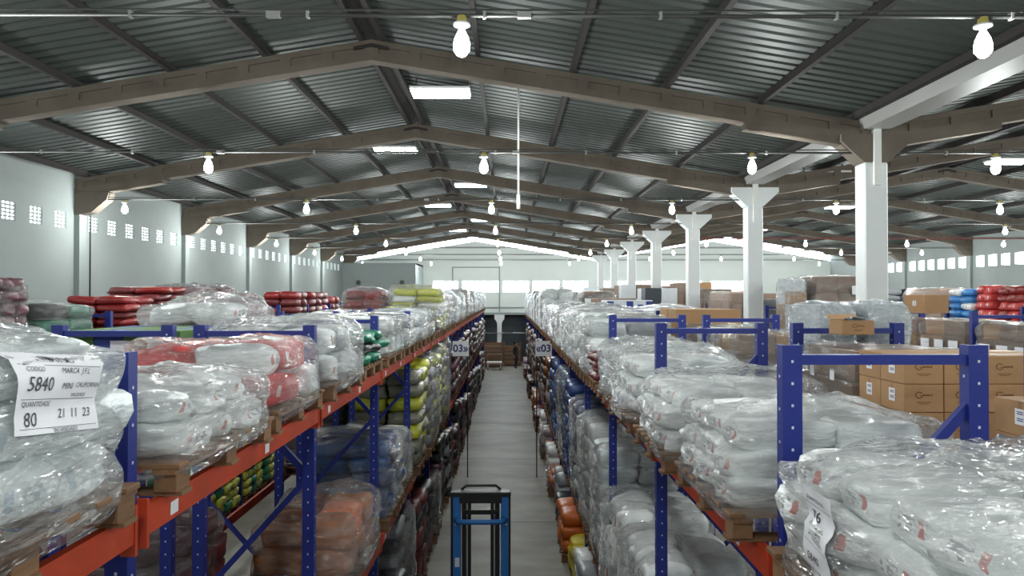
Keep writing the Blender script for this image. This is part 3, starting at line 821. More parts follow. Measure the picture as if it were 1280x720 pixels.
def paper(root, wrapname, face, pts, lines, m_ink='ink'):
    """a sheet of paper under the wrap, following the load's side; face: +1 paper looks to +x, -1 to -x"""
    hull = bpy.data.objects[wrapname]
    me = hull.data
    bv = BVHTree.FromPolygons([v.co[:] for v in me.vertices], [p.vertices[:] for p in me.polygons])
    def hit(y, z, off):
        r = bv.ray_cast(Vector((face * 3, y, z)), Vector((-face, 0, 0)))
        x = r[0].x if r[0] else face * 0.5
        return (x + face * off, y, z)
    y0, y1, z0, z1, tilt = pts
    nyy, nzz = 14, 10
    b = MB(); cyy, czz = (y0 + y1) / 2, (z0 + z1) / 2
    def rot(u, v):
        ca, sa = math.cos(tilt), math.sin(tilt)
        return cyy + u * ca - v * sa, czz + u * sa + v * ca
    for j in range(nzz + 1):
        for i in range(nyy + 1):
            yy, zz = rot((y1 - y0) * (i / nyy - 0.5), (z1 - z0) * (j / nzz - 0.5))
            b.v.append(hit(yy, zz, 0.004))
    for j in range(nzz):
        for i in range(nyy):
            a = j * (nyy + 1) + i; b.f.append((a, a + 1, a + nyy + 2, a + nyy + 1))
    n = len(b.v)
    p = obj('paper_label', b.mesh(smooth=True), M['paper'], root, hull.location)
    p['label'] = 'white handwritten paper label'
    dg = bpy.context.evaluated_depsgraph_get()
    vs, fs = [], []
    for txt, u, v, size, shear in lines:
        if txt == '_':
            k = len(vs); vs += [(u, v), (u + size, v), (u + size, v + 0.0016), (u, v + 0.0016)]; fs.append((k, k + 1, k + 2, k + 3)); continue
        cu = bpy.data.curves.new('txt', 'FONT'); cu.body = txt; cu.size = size; cu.shear = shear; cu.resolution_u = 2
        o = bpy.data.objects.new('txt', cu); COL.objects.link(o); dg.update()
        tm = bpy.data.meshes.new_from_object(o.evaluated_get(bpy.context.evaluated_depsgraph_get()))
        k = len(vs)
        vs += [(q.co.x + u, q.co.y + v) for q in tm.vertices]; fs += [tuple(k + i for i in q.vertices) for q in tm.polygons]
        bpy.data.objects.remove(o); bpy.data.curves.remove(cu); bpy.data.meshes.remove(tm)
    V = []
    for u, v in vs:
        yy, zz = rot(u if face > 0 else -u, v)
        V.append(hit(yy, zz, 0.0065))
    if V:
        me2 = bpy.data.meshes.new('handwriting'); me2.from_pydata(V, [], fs); me2.update()
        obj('handwriting', me2, M[m_ink], p)
    return p

# ------------------------------------------------------------------ loads, left aisle rack (row L1)
GL1 = 'pallets on the top beams of the left aisle rack'
l0 = load('big milky wrapped pallet of bags with handwritten paper label at lower left', -2.5, -1.4, 1.5, 2.78, LT, 4.67, 'sack', 'ice', 'f_white', nl=3, group=GL1,
          hull_kw=dict(seed=5, nu=128, nv=40, nt=12, amp=0.022, dome=0.06, slump=0.0))
paper(l0, l0['wrap'], 1, (-0.06, 0.36, 0.38, 0.625, -0.12),
      [(a, u * 1.25, v * 1.12, z_ * 1.2, h_) for a, u, v, z_, h_ in (('PARA REPOSICAO', -0.10, 0.085, 0.020, 0), ('_', -0.155, 0.075, 0.31 / 1.2 * 1.25, 0), ('CODIGO', -0.135, 0.058, 0.017, 0), ('MARCA  J.F.L', 0.0, 0.055, 0.021, 0.2),
       ('5840', -0.14, 0.005, 0.052, 0.25), ('MINI', 0.0, 0.010, 0.024, 0.3), ('CALIFORNIA', 0.06, 0.015, 0.019, 0.3), ('VALIDADE', 0.05, -0.012, 0.014, 0), ('_', -0.155, -0.018, 0.31 / 1.2 * 1.25, 0),
       ('QUANTIDADE', -0.15, -0.036, 0.018, 0), ('80', -0.14, -0.088, 0.05, 0.2), ('21  11  23', 0.0, -0.07, 0.034, 0.3), ('_', -0.155, -0.095, 0.31 / 1.2 * 1.25, 0), ('ENCARREGADO', -0.03, -0.108, 0.015, 0))])
load('low wrapped pallet of white sacks behind the first blue post on the left', -2.5, -1.38, 3.05, 4.3, LT, 4.38, 'sack', 'white', 'f_white', nl=2, group=GL1,
     hull_kw=dict(seed=11, nu=112, nv=24, nt=12, amp=0.03, dome=0.06))
load('wrapped pallet of pink and red sacks on the left top beams', -2.5, -1.4, 4.42, 5.55, LT, 4.50, 'sack', ['pink', 'pink', 'white'], 'f_clear', nl=2, group=GL1,
     hull_kw=dict(seed=12, nu=96, nv=24, nt=10, amp=0.03, dome=0.07))
load('puffy clear wrapped pallet of white bags beside the green sacks', -2.5, -1.38, 5.8, 6.98, LT, 4.55, 'sack', ['white', 'grey'], 'f_white', nl=2, group=GL1,
     hull_kw=dict(seed=13, nu=96, nv=24, nt=10, amp=0.045, dome=0.06))
load('unwrapped pallet of dark green sacks on the left top beams', -2.45, -1.42, 7.25, 8.3, LT, 4.42, 'sack', ['green', 'green', 'black'], None, nl=3, group=GL1)
load('white wrapped pallet right behind the green sacks', -2.5, -1.4, 8.55, 9.75, LT, 4.58, 'sack', ['white', 'grey'], 'f_white', group=GL1)
load('white wrapped pallet, second behind the green sacks', -2.5, -1.4, 9.85, 11.05, LT, 4.58, 'sack', ['white', 'grey'], 'f_white', group=GL1)
load('smooth grey-white wrapped pallet before the yellow stack', -2.5, -1.4, 11.3, 12.5, LT, 4.56, 'sack', ['grey', 'white'], 'f_grey', group=GL1)
load('silvery wrapped pallet with flat top before the yellow stack', -2.5, -1.4, 12.6, 13.8, LT, 4.6, 'sack', ['grey', 'white'], 'f_grey', group=GL1)
load('low yellow-green sack pallet in front of the tall yellow stack', -2.5, -1.4, 14.05, 15.2, LT, 4.62, 'sack', ['olive', 'lime'], 'f_clear', group=GL1)
load('tall stack of yellow-green striped sacks on the left top beams', -2.5, -1.38, 15.3, 16.5, LT, 5.0, 'sack', ['lime', 'olive', 'white'], 'f_clear', nl=6, group=GL1)
load('white and yellow sack stack behind the tall yellow stack', -2.5, -1.4, 16.8, 18.0, LT, 4.9, 'sack', ['white', 'lime', 'white'], 'f_clear', nl=5, group=GL1)
load('grey wrapped sack stack behind the yellow and white one', -2.5, -1.4, 18.1, 19.3, LT, 4.88, 'sack', ['white', 'grey', 'olive'], 'f_clear', nl=5, group=GL1)
k = 0
for i in range(6, 16):
    y0 = YL[i + 1] + 0.22; y1 = YL[i + 1] + 2.5
    if y1 > 47: break
    load('grey wrapped stack at the far left top beams, %s towards the end wall' % ORD[k], -2.5, -1.4, y0, y1, LT, 4.85 + 0.12 * (k % 3), 'sack' if k % 2 else 'box',
         [['grey', 'white'], ['cwhite', 'kraftlo']][(k + 1) % 2], 'f_grey', group=GL1); k += 1
# middle beams
GL1M = 'pallets on the middle beams of the left aisle rack'
load('glossy wrapped pallet of orange-brown sacks under the left top beam', -2.45, -1.42, 6.75, 8.15, LM, 2.66, 'sack', ['brown', 'brown', 'orange'], 'f_clear', nl=2, group=GL1M,
     hull_kw=dict(seed=31, nu=96, nv=20, nt=10, amp=0.03, dome=0.05))
load('wrapped pallet of blue sacks on the left middle beams', -2.46, -1.4, 8.6, 9.9, LM, 3.05, 'sack', ['blue', 'blue', 'navy'], 'f_clear', nl=5, nx=2, ny=3, group=GL1M, near=False)
load('grey-white wrapped pallet behind the blue sacks', -2.45, -1.42, 10.05, 11.0, LM, 2.9, 'sack', ['grey', 'white'], 'f_clear', group=GL1M)
ymid = [(11.3, 12.45), (12.6, 13.75), (14.05, 15.2), (15.35, 16.5), (16.8, 17.95), (18.1, 19.25)]
for k, (a, c) in enumerate(ymid):
    load('stack of yellow and grey sacks on the left middle beams, %s behind the blue' % ORD[k], -2.45, (-1.36 + 0.04 * (k % 2)) if k < 4 else -1.5, a, c, LM, 3.62 + 0.1 * (k % 2), 'sack', [['lime', 'olive', 'olive'], ['olive', 'lime', 'grey']][k % 2],
         None if k % 2 == 0 else 'f_clear', nl=7, group=GL1M)
k = 0
for i in range(6, 16):
    y0 = YL[i + 1] + 0.22; y1 = YL[i + 1] + 2.5
    if y1 > 47: break
    load('dim mixed pallet on the left middle beams, %s beyond the yellow sacks' % ORD[k], -2.45, -1.42, y0, y1, LM, 3.3 + 0.12 * (k % 3), 'sack', [['umber', 'purple'], ['black', 'purple'], ['umber', 'olive']][k % 3], None, group=GL1M); k += 1
# floor level
GL1F = 'pallets on the floor under the left aisle rack'
fk = [['purple', 'black'], ['black', 'black', 'grey'], ['maroon', 'black'], ['black', 'purple'], ['umber', 'black']]
k = 0
for i in range(3, 16):
    for half in (0, 1):
        y0 = YL[i + 0] + 0.12 + half * 1.3; y1 = y0 + 1.16
        if i > 8:
            if half: continue
            y0 += 0.1; y1 = y0 + 2.25
        if y1 > 47.5: break
        load('dark pallet on the floor under the left rack, %s along the aisle' % ORD[k], -2.45, -1.36 - 0.05 * (k % 2), y0, y1, 0.0, 1.2 + 0.17 * ((k * 3) % 4), 'sack', fk[k % 5], 'f_clear' if k in (1, 4) else None, group=GL1F); k += 1
# ------------------------------------------------------------------ row L2 (behind)
GL2 = 'pallets on the rack behind the left aisle rack'
g = load('pallet of green and dark blue cartons with white labels', -3.55, -2.62, 5.8, 6.85, LT, 4.53, 'box', ['cgreen', 'cgreen', 'cblue'], None, nl=1, nx=4, ny=3, group=GL2)
for (x, z) in ((-0.02, 0.42), (0.28, 0.5), (0.3, 0.27), (-0.33, 0.35)):
    obj('paper_label', MB().box(-0.075, 0.075, -0.003, 0, -0.075, 0.075).mesh(), M['paper'], g, (x, -0.53, z))
load('large mauve-grey wrapped bag pallet behind the left aisle rack', -3.65, -2.62, 7.0, 8.3, LT, 4.74, 'sack', ['mauve', 'mauve', 'white'], 'f_white', nl=3, group=GL2,
     hull_kw=dict(seed=41, nu=96, nv=24, nt=10, amp=0.05, dome=0.06))
l2 = [(8.55, 9.75, 4.5, ['mauve', 'purple'], 'f_clear', 'mauve wrapped sack pallet'), (9.85, 11.05, 4.5, ['grey', 'white'], 'f_white', 'white wrapped sack pallet'),
      (11.3, 12.5, 4.52, ['purple', 'mauve'], 'f_clear', 'purple-grey wrapped pallet'), (12.6, 13.8, 4.55, ['white', 'grey'], 'f_white', 'pale wrapped bag pallet'),
      (14.05, 15.2, 4.55, ['grey', 'black'], 'f_clear', 'grey and black sack pallet'), (15.4, 16.5, 4.98, ['red', 'pink', 'red'], 'f_clear', 'tall stack of red sacks'),
      (16.8, 18.0, 4.92, ['grey', 'black'], 'f_clear', 'dark grey sack stack'), (18.1, 19.3, 4.8, ['lime', 'grey'], 'f_clear', 'yellow and grey sack stack')]
for k, (a, c, t, cs, wr_, nm) in enumerate(l2):
    load(nm + ' on the second left rack, %s behind the big mauve one' % ORD[k], -3.55, -2.64, a, c, LT, t, 'sack', cs, wr_, group=GL2)
for k in range(6):
    y0 = YL[7] + 0.12 + 2.75 * k
    load('pale wrapped pallet far back on the second left rack, %s from the front' % ORD[k], -3.55, -2.64, y0, y0 + 2.5, LT, 4.72 + 0.1 * (k % 2), 'sack', ['grey', 'white'], 'f_grey', group=GL2)
load('dark purple wrapped sack pallet low behind the left rack posts', -3.55, -2.62, 5.8, 6.9, LM, 2.85, 'sack', ['purple', 'maroon'], 'f_clear', nl=3, group=GL2,
     hull_kw=dict(seed=44, nu=96, nv=20, nt=10, amp=0.04, dome=0.05))
for k, (a, c) in enumerate([(11.3, 13.6), (14.05, 16.4), (16.8, 19.2)]):
    load('dark stack on the middle beams of the second left rack, %s from the camera' % ORD[k], -3.55, -2.64, a, c, LM, 3.3, 'sack', ['black', 'purple'], 'f_clear', group=GL2)
# ------------------------------------------------------------------ row L3 (by the left wall)
GL3 = 'pallets on the rack by the left wall'
l3 = [(8.56, 9.3, 5.06, ['purple', 'purple', 'mauve'], 'f_clear', 'tall stack of purple-brown sacks cut by the left frame edge', 6),
      (9.5, 10.8, 4.72, ['grey', 'black', 'green'], 'f_clear', 'mixed dark and grey wrapped bags by the left wall', 3),
      (11.5, 12.5, 4.8, ['red', 'red', 'maroon'], None, 'loose red sacks on the rack by the left wall', 6), (12.65, 13.7, 4.98, ['red', 'maroon'], None, 'higher pile of red sacks by the left wall', 7),
      (14.12, 15.3, 5.02, ['purple', 'maroon'], 'f_clear', 'dark purple wrapped stack by the left wall', 5), (15.45, 16.4, 5.02, ['maroon', 'purple'], 'f_clear', 'dark maroon wrapped stack by the left wall', 5),
      (17.0, 18.0, 4.9, ['mauve', 'purple'], 'f_clear', 'mauve wrapped stack by the left wall', 4), (20.8, 22.0, 4.95, ['red', 'maroon'], None, 'red-brown sack stack far along the left wall', 4),
      (22.3, 24.6, 4.95, ['red', 'maroon'], None, 'red-brown pallet behind the red stack along the left wall', 4), (25.05, 26.2, 4.8, ['red', 'maroon'], None, 'small red-brown pile farthest along the left wall', 3)]
for a, c, t, cs, wr_, nm, nl in l3:
    load(nm, -7.05, -6.08, a, c, LT, t, 'sack', cs, wr_, nl=nl, group=GL3)
for k in range(6):
    y0 = 28.05 + 2.75 * k
    load('low dim pallet far along the left wall rack, %s beyond the red stacks' % ORD[k], -7.02, -6.12, y0, y0 + 2.05, LT, 4.5 + 0.1 * (k % 2), 'sack', ['purple', 'grey'], 'f_clear', group=GL3)
for k, (a, c) in enumerate([(14.05, 15.1), (15.2, 16.4), (16.8, 18.0), (18.1, 19.2)]):
    load('pile of yellow-green sacks on the floor across the left side aisle, %s' % ORD[k], -7.0, -6.05, a, c, 0.0, 1.3, 'sack', ['lime', 'lime', 'green'], None, nl=6, ny=3, group=GL3)

# ------------------------------------------------------------------ right aisle rack (row R1)
GR1 = 'pallets on the top beams of the right aisle rack'
r0 = load('big glossy wrapped pallet of white printed sacks at lower right corner', 1.10, 2.3, 1.6, 3.08, RT3, 4.19, 'sack', 'white', 'f_clear', nl=3, ny=4, group=GR1,
          hull_kw=dict(seed=51, nu=144, nv=40, nt=16, amp=0.04, dome=0.07))
paper(r0, r0['wrap'], -1, (0.10, 0.32, 0.17, 0.47, 0.05), [('QUANTIDADE', -0.09, 0.10, 0.02, 0), ('76', -0.06, 0.03, 0.06, 0.2), ('24 11 23', -0.08, -0.03, 0.03, 0.3), ('_', -0.1, -0.05, 0.2, 0), ('_', -0.1, 0.09, 0.2, 0), ('5840', -0.08, -0.12, 0.045, 0.2)])
load('wrapped pallet of white printed sacks behind the near right blue frame', 1.08, 2.2, 3.5, 4.66, RT3, 4.18, 'sack', 'white', 'f_clear', nl=3, group=GR1,
     hull_kw=dict(seed=52, nu=128, nv=32, nt=14, amp=0.045, dome=0.07))
load('bulging wrapped pallet of white printed sacks beside the second right post', 1.04, 2.2, 4.84, 5.98, RT3, 4.18, 'sack', 'white', 'f_clear', nl=3, group=GR1,
     hull_kw=dict(seed=53, nu=128, nv=32, nt=14, amp=0.045, dome=0.08))
load('white wrapped sack pallet just past the second right post', 1.05, 2.2, 6.3, 7.42, RT3, 4.24, 'sack', ['white', 'ice'], 'f_clear', nl=3, group=GR1,
     hull_kw=dict(seed=54, nu=112, nv=28, nt=12, amp=0.05, dome=0.08))
load('white wrapped sack pallet leaning over the pallet with maroon sacks', 1.07, 2.2, 7.58, 8.68, RT3, 4.26, 'sack', ['white', 'ice'], 'f_white', nl=3, group=GR1,
     hull_kw=dict(seed=55, nu=112, nv=28, nt=12, amp=0.05, dome=0.08))
load('maroon sacks stacked on a pallet between white wrapped loads', 1.08, 2.2, 8.98, 9.6, RT3, 4.1, 'sack', 'maroon', None, nl=3, ny=2, group=GR1)
for k, (a, c, t) in enumerate([(9.7, 10.55, 4.52), (10.65, 11.5, 4.58), (11.75, 12.95, 4.62), (13.05, 14.25, 4.55), (14.5, 15.7, 4.6), (15.8, 17.0, 4.55)]):
    load('puffy white wrapped pallet on the right top beams, %s beyond the maroon sacks' % ORD[k], 1.06, 2.2, a, c, RT3, t, 'sack', ['white', 'ice', 'grey'], 'f_white', group=GR1)
k = 0
for i in range(5, 15):
    y0 = YRr[i + 1] + 0.22; y1 = y0 + 2.3
    if y1 > 47.5: break
    load('far pallet on the right top beams, %s beyond the puffy white ones' % ORD[k], 1.1, 2.2, y0, y1, RT3, 4.6 if k < 2 else 4.88 + 0.1 * (k % 3), 'sack' if k < 3 else 'box',
         ['white', 'grey'] if k < 3 else ['kraftlo', 'kraftlo', 'cwhite'], 'f_white' if k < 3 else 'f_grey', group=GR1); k += 1
GR1M = 'pallets on the low beams of the right aisle rack'
for k, (a, c, t, cs) in enumerate([(3.5, 4.65, 2.4, 'white'), (4.8, 6.0, 2.42, 'white'), (6.3, 7.42, 2.46, 'white'), (7.55, 8.72, 2.5, 'white')]):
    load('low wrapped pallet of white sacks under the right top beams, %s from camera' % ORD[k], 1.14, 2.2, a, c, RM, t, 'sack', cs, 'f_clear', nl=3, group=GR1M)
for k, (a, c, t, cs, wp) in enumerate([(9.08, 10.2, 2.85, ['ice', 'white'], 'f_clear'), (10.35, 11.5, 2.95, ['white', 'grey'], 'f_clear'), (11.8, 12.95, 3.0, ['ice', 'navy'], 'f_clear'), (13.1, 14.2, 3.2, ['navy', 'blue'], None),
                                   (14.5, 15.7, 3.2, ['navy', 'blue'], 'f_clear'), (15.8, 17.0, 3.2, ['sky', 'navy'], 'f_clear'), (17.3, 19.7, 3.2, ['navy', 'blue'], None)]):
    load('%s pallet on the low right beams, %s beyond the low white ones' % ('white' if k < 3 else 'blue', ORD[k]), 1.14, 2.2, a, c, RM, t, 'sack', cs, wp, group=GR1M)
k = 0
for i in range(6, 15):
    y0 = YRr[i + 1] + 0.22; y1 = y0 + 2.3
    if y1 > 47.5: break
    load('mixed far pallet on the low right beams, %s beyond the blue ones' % ORD[k], 1.15, 2.2, y0, y1, RM, 3.0 + 0.1 * (k % 3), 'sack', [['umber', 'mauve', 'brown'], ['mauve', 'umber'], ['umber', 'grey']][k % 3], None, group=GR1M); k += 1
# loose goods on the floor along the right rack
GR1F = 'goods on the floor along the right rack'
fl_cols = [('kraft', 'low pallet of flattened brown cartons'), ('white', 'white sacks'), ('yellow', 'yellow sack'), ('orange', 'orange sacks'), ('black', 'black bags'), ('grey', 'grey bags'), ('orange', 'orange bags'),
           ('white', 'white bags'), ('brown', 'brown sacks'), ('mauve', 'pale bags'), ('brown', 'rust brown sacks'), ('white', 'small white bags'), ('maroon', 'maroon sacks'), ('brown', 'brown paper sacks')]
yy = 8.4
for k in range(22):
    c, nm = fl_cols[k] if k < len(fl_cols) else (['umber', 'brown', 'umber', 'maroon', 'mauve'][k % 5], ['dark brown', 'brown', 'dark brown', 'maroon', 'pale'][k % 5] + ' sacks')
    L = 1.12 if k < 12 else 2.4
    yy = YRr[3 + k // 2] + 0.13 + 1.3 * (k % 2) if k < 12 else YRr[9 + k - 12] + 0.13
    if yy + L > 47.5: break
    if k == 0:
        load('low pallet of brown cartons on the floor at the right rack foot', 1.05, 2.1, yy, yy + L, 0, 0.5, 'box', ['kraft'], None, nl=1, group=GR1F)
    else:
        load('%s piled on the floor by the right rack, %s along the aisle' % (nm, ORD[k]), 0.98 + 0.06 * (k % 3), 2.1, yy, yy + L, 0, 0.62 + 0.13 * ((k * 2) % 4), 'sack', [c, c, 'grey' if k % 4 == 1 else c], 'f_clear' if k in (6, 9) else None, nl=3, group=GR1F)
    yy = 0
# ------------------------------------------------------------------ row R2
GR2 = 'pallets on the rack behind the right aisle rack'
# brown cartons with print and labels: each carton is its own thing
logo = MB()
for i in range(14):
    t0, t1 = 0.6 + 5.2 * i / 14, 0.6 + 5.2 * (i + 1) / 14
    for _ in (0,):
        n = len(logo.v); r1, r2 = 0.016, 0.021
        for t, r in ((t0, r1), (t1, r1), (t1, r2), (t0, r2)): logo.v.append((-0.03 + r * 1.2 * math.cos(t), 0, 0.012 + r * math.sin(t)))
        logo.f.append((n, n + 1, n + 2, n + 3))
logo.box(-0.026, -0.006, -0.0004, 0.0004, 0.006, 0.010)
for i in range(7): logo.box(-0.004 + i * 0.0085, 0.002 + i * 0.0085, -0.0004, 0.0004, 0.004 + 0.003 * (i % 2), 0.018 - 0.002 * (i % 3))
for i in range(9): logo.box(-0.045 + i * 0.0105, -0.037 + i * 0.0105, -0.0004, 0.0004, -0.034, -0.030)
for i in range(6): logo.box(-0.03 + i * 0.0105, -0.022 + i * 0.0105, -0.0004, 0.0004, -0.044, -0.040)
LOGO = logo.mesh('print')
lab = MB().box(-0.0012, 0, -0.035, 0.035, -0.04, 0.04).mesh('label')
lines = MB()
for z in (0.022, 0.012, -0.012, -0.022): lines.box(-0.0018, -0.001, -0.025, 0.02, z, z + 0.005)
LABL = lines.mesh('lines')
def carton(x, y, z, sx, sy, sz, label, group, print_front=True, side_label=True, tape=True, rz=0.0):
    t = tag(empty('carton', (x, y, z), (0, 0, rz)), label, 'carton', group)
    obj('box', CARTON, M['kraft'], t, (0, 0, sz / 2), scale=(sx, sy, sz))
    if print_front: obj('printed_mark', LOGO, M['logo'], t, (0.0, -sy / 2 - 0.0008, sz * 0.55), scale=(sx / 0.25, 1, sz / 0.17))
    if side_label:
        p = obj('paper_label', lab, M['paper'], t, (-sx / 2 - 0.0006, -0.0, sz * 0.55)); obj('printed_lines', LABL, M['inkblue'], p, (0, 0, 0))
    if tape: obj('tape', MB().box(-sx / 2 - 0.0005, sx / 2 + 0.0005, -0.012, 0.012, sz - 0.04, sz + 0.0006).mesh(), M['tape'], t)
    return t
cs, cd, ch = 0.25, 0.285, 0.174
cp = tag(empty('wooden_pallet', (2.95, 4.72, RT3)), 'wooden pallet under the brown printed cartons', 'pallet'); pallet(cp, 1.02, 0.62, True)
rows = ['bottom', 'second', 'third', 'top']
for l in range(4):
    for i in range(4):
        for j in range(2):
            carton(2.44 + cs * (i + 0.5), 4.42 + cd * (j + 0.5), RT3 + 0.141 + ch * l, cs - 0.006, cd - 0.006, ch - 0.003,
                   'brown printed carton in the %s layer, %s from the left, %s' % (rows[l], ORD[i], 'front row' if j == 0 else 'back row'), 'brown printed cartons on the right rack', True, i == 0)
cp = tag(empty('wooden_pallet', (2.95, 3.62, RT3)), 'wooden pallet under the cartons at the right frame edge', 'pallet'); pallet(cp, 0.9, 0.42, True)
for l in range(3):
    for i in range(3):
        carton(2.58 + 0.3 * (i + 0.5), 3.62, RT3 + 0.141 + 0.178 * l, 0.29, 0.38, 0.176, 'near brown carton at the right frame edge, %s layer, %s from left' % (rows[l if l < 2 else 3], ORD[i]), 'near brown cartons at the right frame edge', False, True)
kd = load('dark grey-brown wrapped cartons behind the brown printed cartons', 2.42, 3.35, 5.08, 6.0, RT3, 4.44, 'box', 'kraftlo', 'f_clear', nl=3, group=GR2)
for (y, z) in ((-0.2, 0.62), (0.15, 0.62), (-0.2, 0.35)): obj('paper_label', lab, M['paper'], kd, (-0.472, y, z))
# open carton lying on top
t = tag(empty('open_carton', (2.66, 5.55, 4.51), (0, 0, 0.1)), 'small open brown carton lying on top of the wrapped cartons', 'carton')
obj('box', MB().box(-0.13, 0.13, -0.09, 0.09, 0, 0.006).box(-0.13, 0.13, -0.09, -0.085, 0, 0.11).box(-0.13, 0.13, 0.085, 0.09, 0, 0.11).box(-0.13, -0.125, -0.085, 0.085, 0, 0.11).box(0.125, 0.13, -0.085, 0.085, 0, 0.11).mesh(), M['kraft'], t)
obj('printed_mark', LOGO, M['logo'], t, (0, -0.0912, 0.06), scale=(0.9, 1, 0.7))
obj('flap', MB().box(-0.12, 0.12, 0, 0.08, 0, 0.004).mesh(), M['kraft'], t, (0, 0.09, 0.11), (0.5, 0, 0))
bg = obj('dark_contents', SACK_LO[0], S['black'], t, (0.05, 0.02, 0.09), scale=(0.13, 0.13, 0.09))
load('grey wrapped block pallet with flat top behind the right blue frame', 2.72, 3.05, 6.25, 6.95, RT3, 4.76, 'box', 'cwhite', 'f_grey', nx=1, nl=3, group=GR2)
load('taller grey wrapped block pallet, right one of the pair', 3.14, 3.52, 6.25, 6.95, RT3, 4.77, 'box', 'cwhite', 'f_grey', nx=1, nl=3, group=GR2)
load('brown wrapped carton pallet left of the grey wrapped blocks', 2.42, 3.35, 7.65, 8.72, RT3, 4.42, 'box', ['kraftlo', 'kraft'], 'f_white', nl=3, group=GR2)
load('flat wrapped pallet with pale top behind the second right post', 2.42, 3.35, 9.0, 10.15, RT3, 4.44, 'box', ['kraftlo', 'cwhite'], 'f_clear', nl=3, group=GR2)
load('plain tan carton pallet behind the third right frame', 2.42, 3.35, 10.3, 11.45, RT3, 4.62, 'box', ['kraft', 'kraft'], None, nl=2, nx=1, ny=2, group=GR2)
load('white wrapped pallet behind the tan cartons on the second right rack', 2.42, 3.35, 11.8, 14.2, RT3, 4.6, 'sack', ['white'], 'f_white', group=GR2)
load('pale wrapped pallet in front of the blue-marked white cartons', 2.42, 3.35, 14.5, 16.5, RT3, 4.5, 'sack', ['white', 'mauve'], 'f_white', group=GR2)
wc = load('row of white cartons with blue square marks and blue corners', 2.4, 3.5, 17.3, 18.4, RT3, 4.72, 'box', 'cwhite', None, nl=3, nx=2, ny=2, group=GR2)
for i in range(3): obj('blue_corner', MB().box(-0.08, 0.08, -0.005, 0, -0.15, 0.15).mesh(), M['sq'], wc, (-0.47 + 0.5 * i * 0.94 + (0.0 if i < 2 else -0.0), -0.555, 0.94))
for i in range(2):
    obj('square_mark', MB().box(-0.07, 0.07, -0.006, 0, -0.07, 0.07).mesh(), M['sq'], wc, (-0.27 + 0.52 * i, -0.555, 0.94))
    obj('square_centre', MB().box(-0.03, 0.03, -0.008, 0, -0.03, 0.03).mesh(), M['cwhite'], wc, (-0.27 + 0.52 * i, -0.556, 0.94))
for k in range(9):
    y0 = YRr[k + 7] + 0.15
    load('pale carton pallet far back on the second right rack, %s beyond the blue-marked ones' % ORD[k], 2.42, 3.45, y0, y0 + 2.4, RT3, 4.75 + 0.25 * (k % 2), 'box', [['cwhite', 'kraftlo'], ['kraftlo', 'tan']][k % 2], 'f_grey' if k % 2 else None, nl=3, group=GR2)
# ------------------------------------------------------------------ row R3
GR3 = 'pallets on the rack by the white columns'
for k, (a, c) in enumerate([(7.75, 8.9), (9.05, 10.25), (10.5, 11.65), (11.75, 12.95)]):
    o = load('brown-grey wrapped carton pallet with white labels, %s on the column-side rack' % ORD[k], 6.68, 7.65, a, c, RT3, 4.46, 'box', ['kraftlo', 'kraftlo', 'kraft'], 'f_clear', nl=3, group=GR3)
    for j in range(3): obj('paper_label', MB().box(-0.004, 0, -0.11, 0.11, -0.09, 0.09).mesh(), M['paper'], o, (-0.505, -0.35 + 0.36 * j, 0.45))
carton(6.95, 11.9, 4.53, 0.5, 0.42, 0.3, 'open greyish carton standing on the wrapped brown pallets', 'single carton on the column-side rack', False, True, False, 0.3)
load('grey wrapped pallet beside the near column', 6.7, 7.65, 13.3, 15.5, RT3, 4.7, 'box', ['cwhite', 'kraftlo'], 'f_grey', group=GR3)
load('tall clear wrapped stack left of the tall brown stack', 6.58, 6.9, 16.5, 17.6, RT3, 5.24, 'box', ['kraft', 'cwhite'], 'f_white', nx=1, nl=5, group=GR3)
o = load('tall brown wrapped carton stack behind the near white column', 7.06, 8.2, 16.5, 17.75, RT3, 5.3, 'box', ['kraftlo'], 'f_clear', nx=2, nl=4, group=GR3)
obj('paper_label', MB().box(-0.12, 0.12, -0.004, 0, -0.1, 0.1).mesh(), M['paper'], o, (0.4, -0.66, 1.35))
r3 = [(19.2, 20.3, 4.75, ['kraftlo', 'cdark'], 'f_clear', 'dark grey-brown stack right of the second column'), (20.4, 21.3, 4.9, ['kraftlo'], None, 'grey-brown carton stack behind the second column'),
      (21.6, 24.0, 5.0, ['tan', 'tan'], 'f_clear', 'pinkish tan wrapped stack between the second and third columns'), (24.4, 26.8, 5.1, ['tan', 'kraftlo'], 'f_clear', 'tan and brown stack by the third column'),
      (27.2, 29.5, 5.35, ['kraftlo', 'kraft'], None, 'tall brown carton tower by the third column'), (30, 32.3, 5.2, ['cwhite', 'cblue', 'kraftlo'], None, 'white and blue cartons by the fourth column'),
      (32.8, 35.1, 5.3, ['kraftlo', 'cwhite'], None, 'grey and white cartons by the fifth column'), (35.6, 37.8, 5.15, ['kraftlo', 'cwhite'], 'f_grey', 'pale far stack near the end wall')]
for a, c, t_, cs_, wp, nm in r3:
    load(nm, 6.65, 7.75, a, c, RT3, t_, 'box', cs_, wp, nl=4, group=GR3)
# in the aisle gap left of the columns: stacks seen between the columns
for k, (x0, x1, a, c, t_, cs_) in enumerate([(4.7, 5.8, 24.5, 26, 5.1, ['cwhite', 'cdark']), (4.6, 5.8, 29, 31, 5.3, ['cwhite', 'kraftlo']), (4.5, 5.8, 34, 36, 5.2, ['kraftlo', 'cwhite']), (4.4, 5.8, 40, 42, 5.35, ['cwhite'])]):
    load('tall stack of pale cartons in front of the column line, %s from the camera' % ORD[k], x0, x1, a, c, 0.0, t_, 'box', cs_, None, nl=9, group='tall carton stacks by the columns')
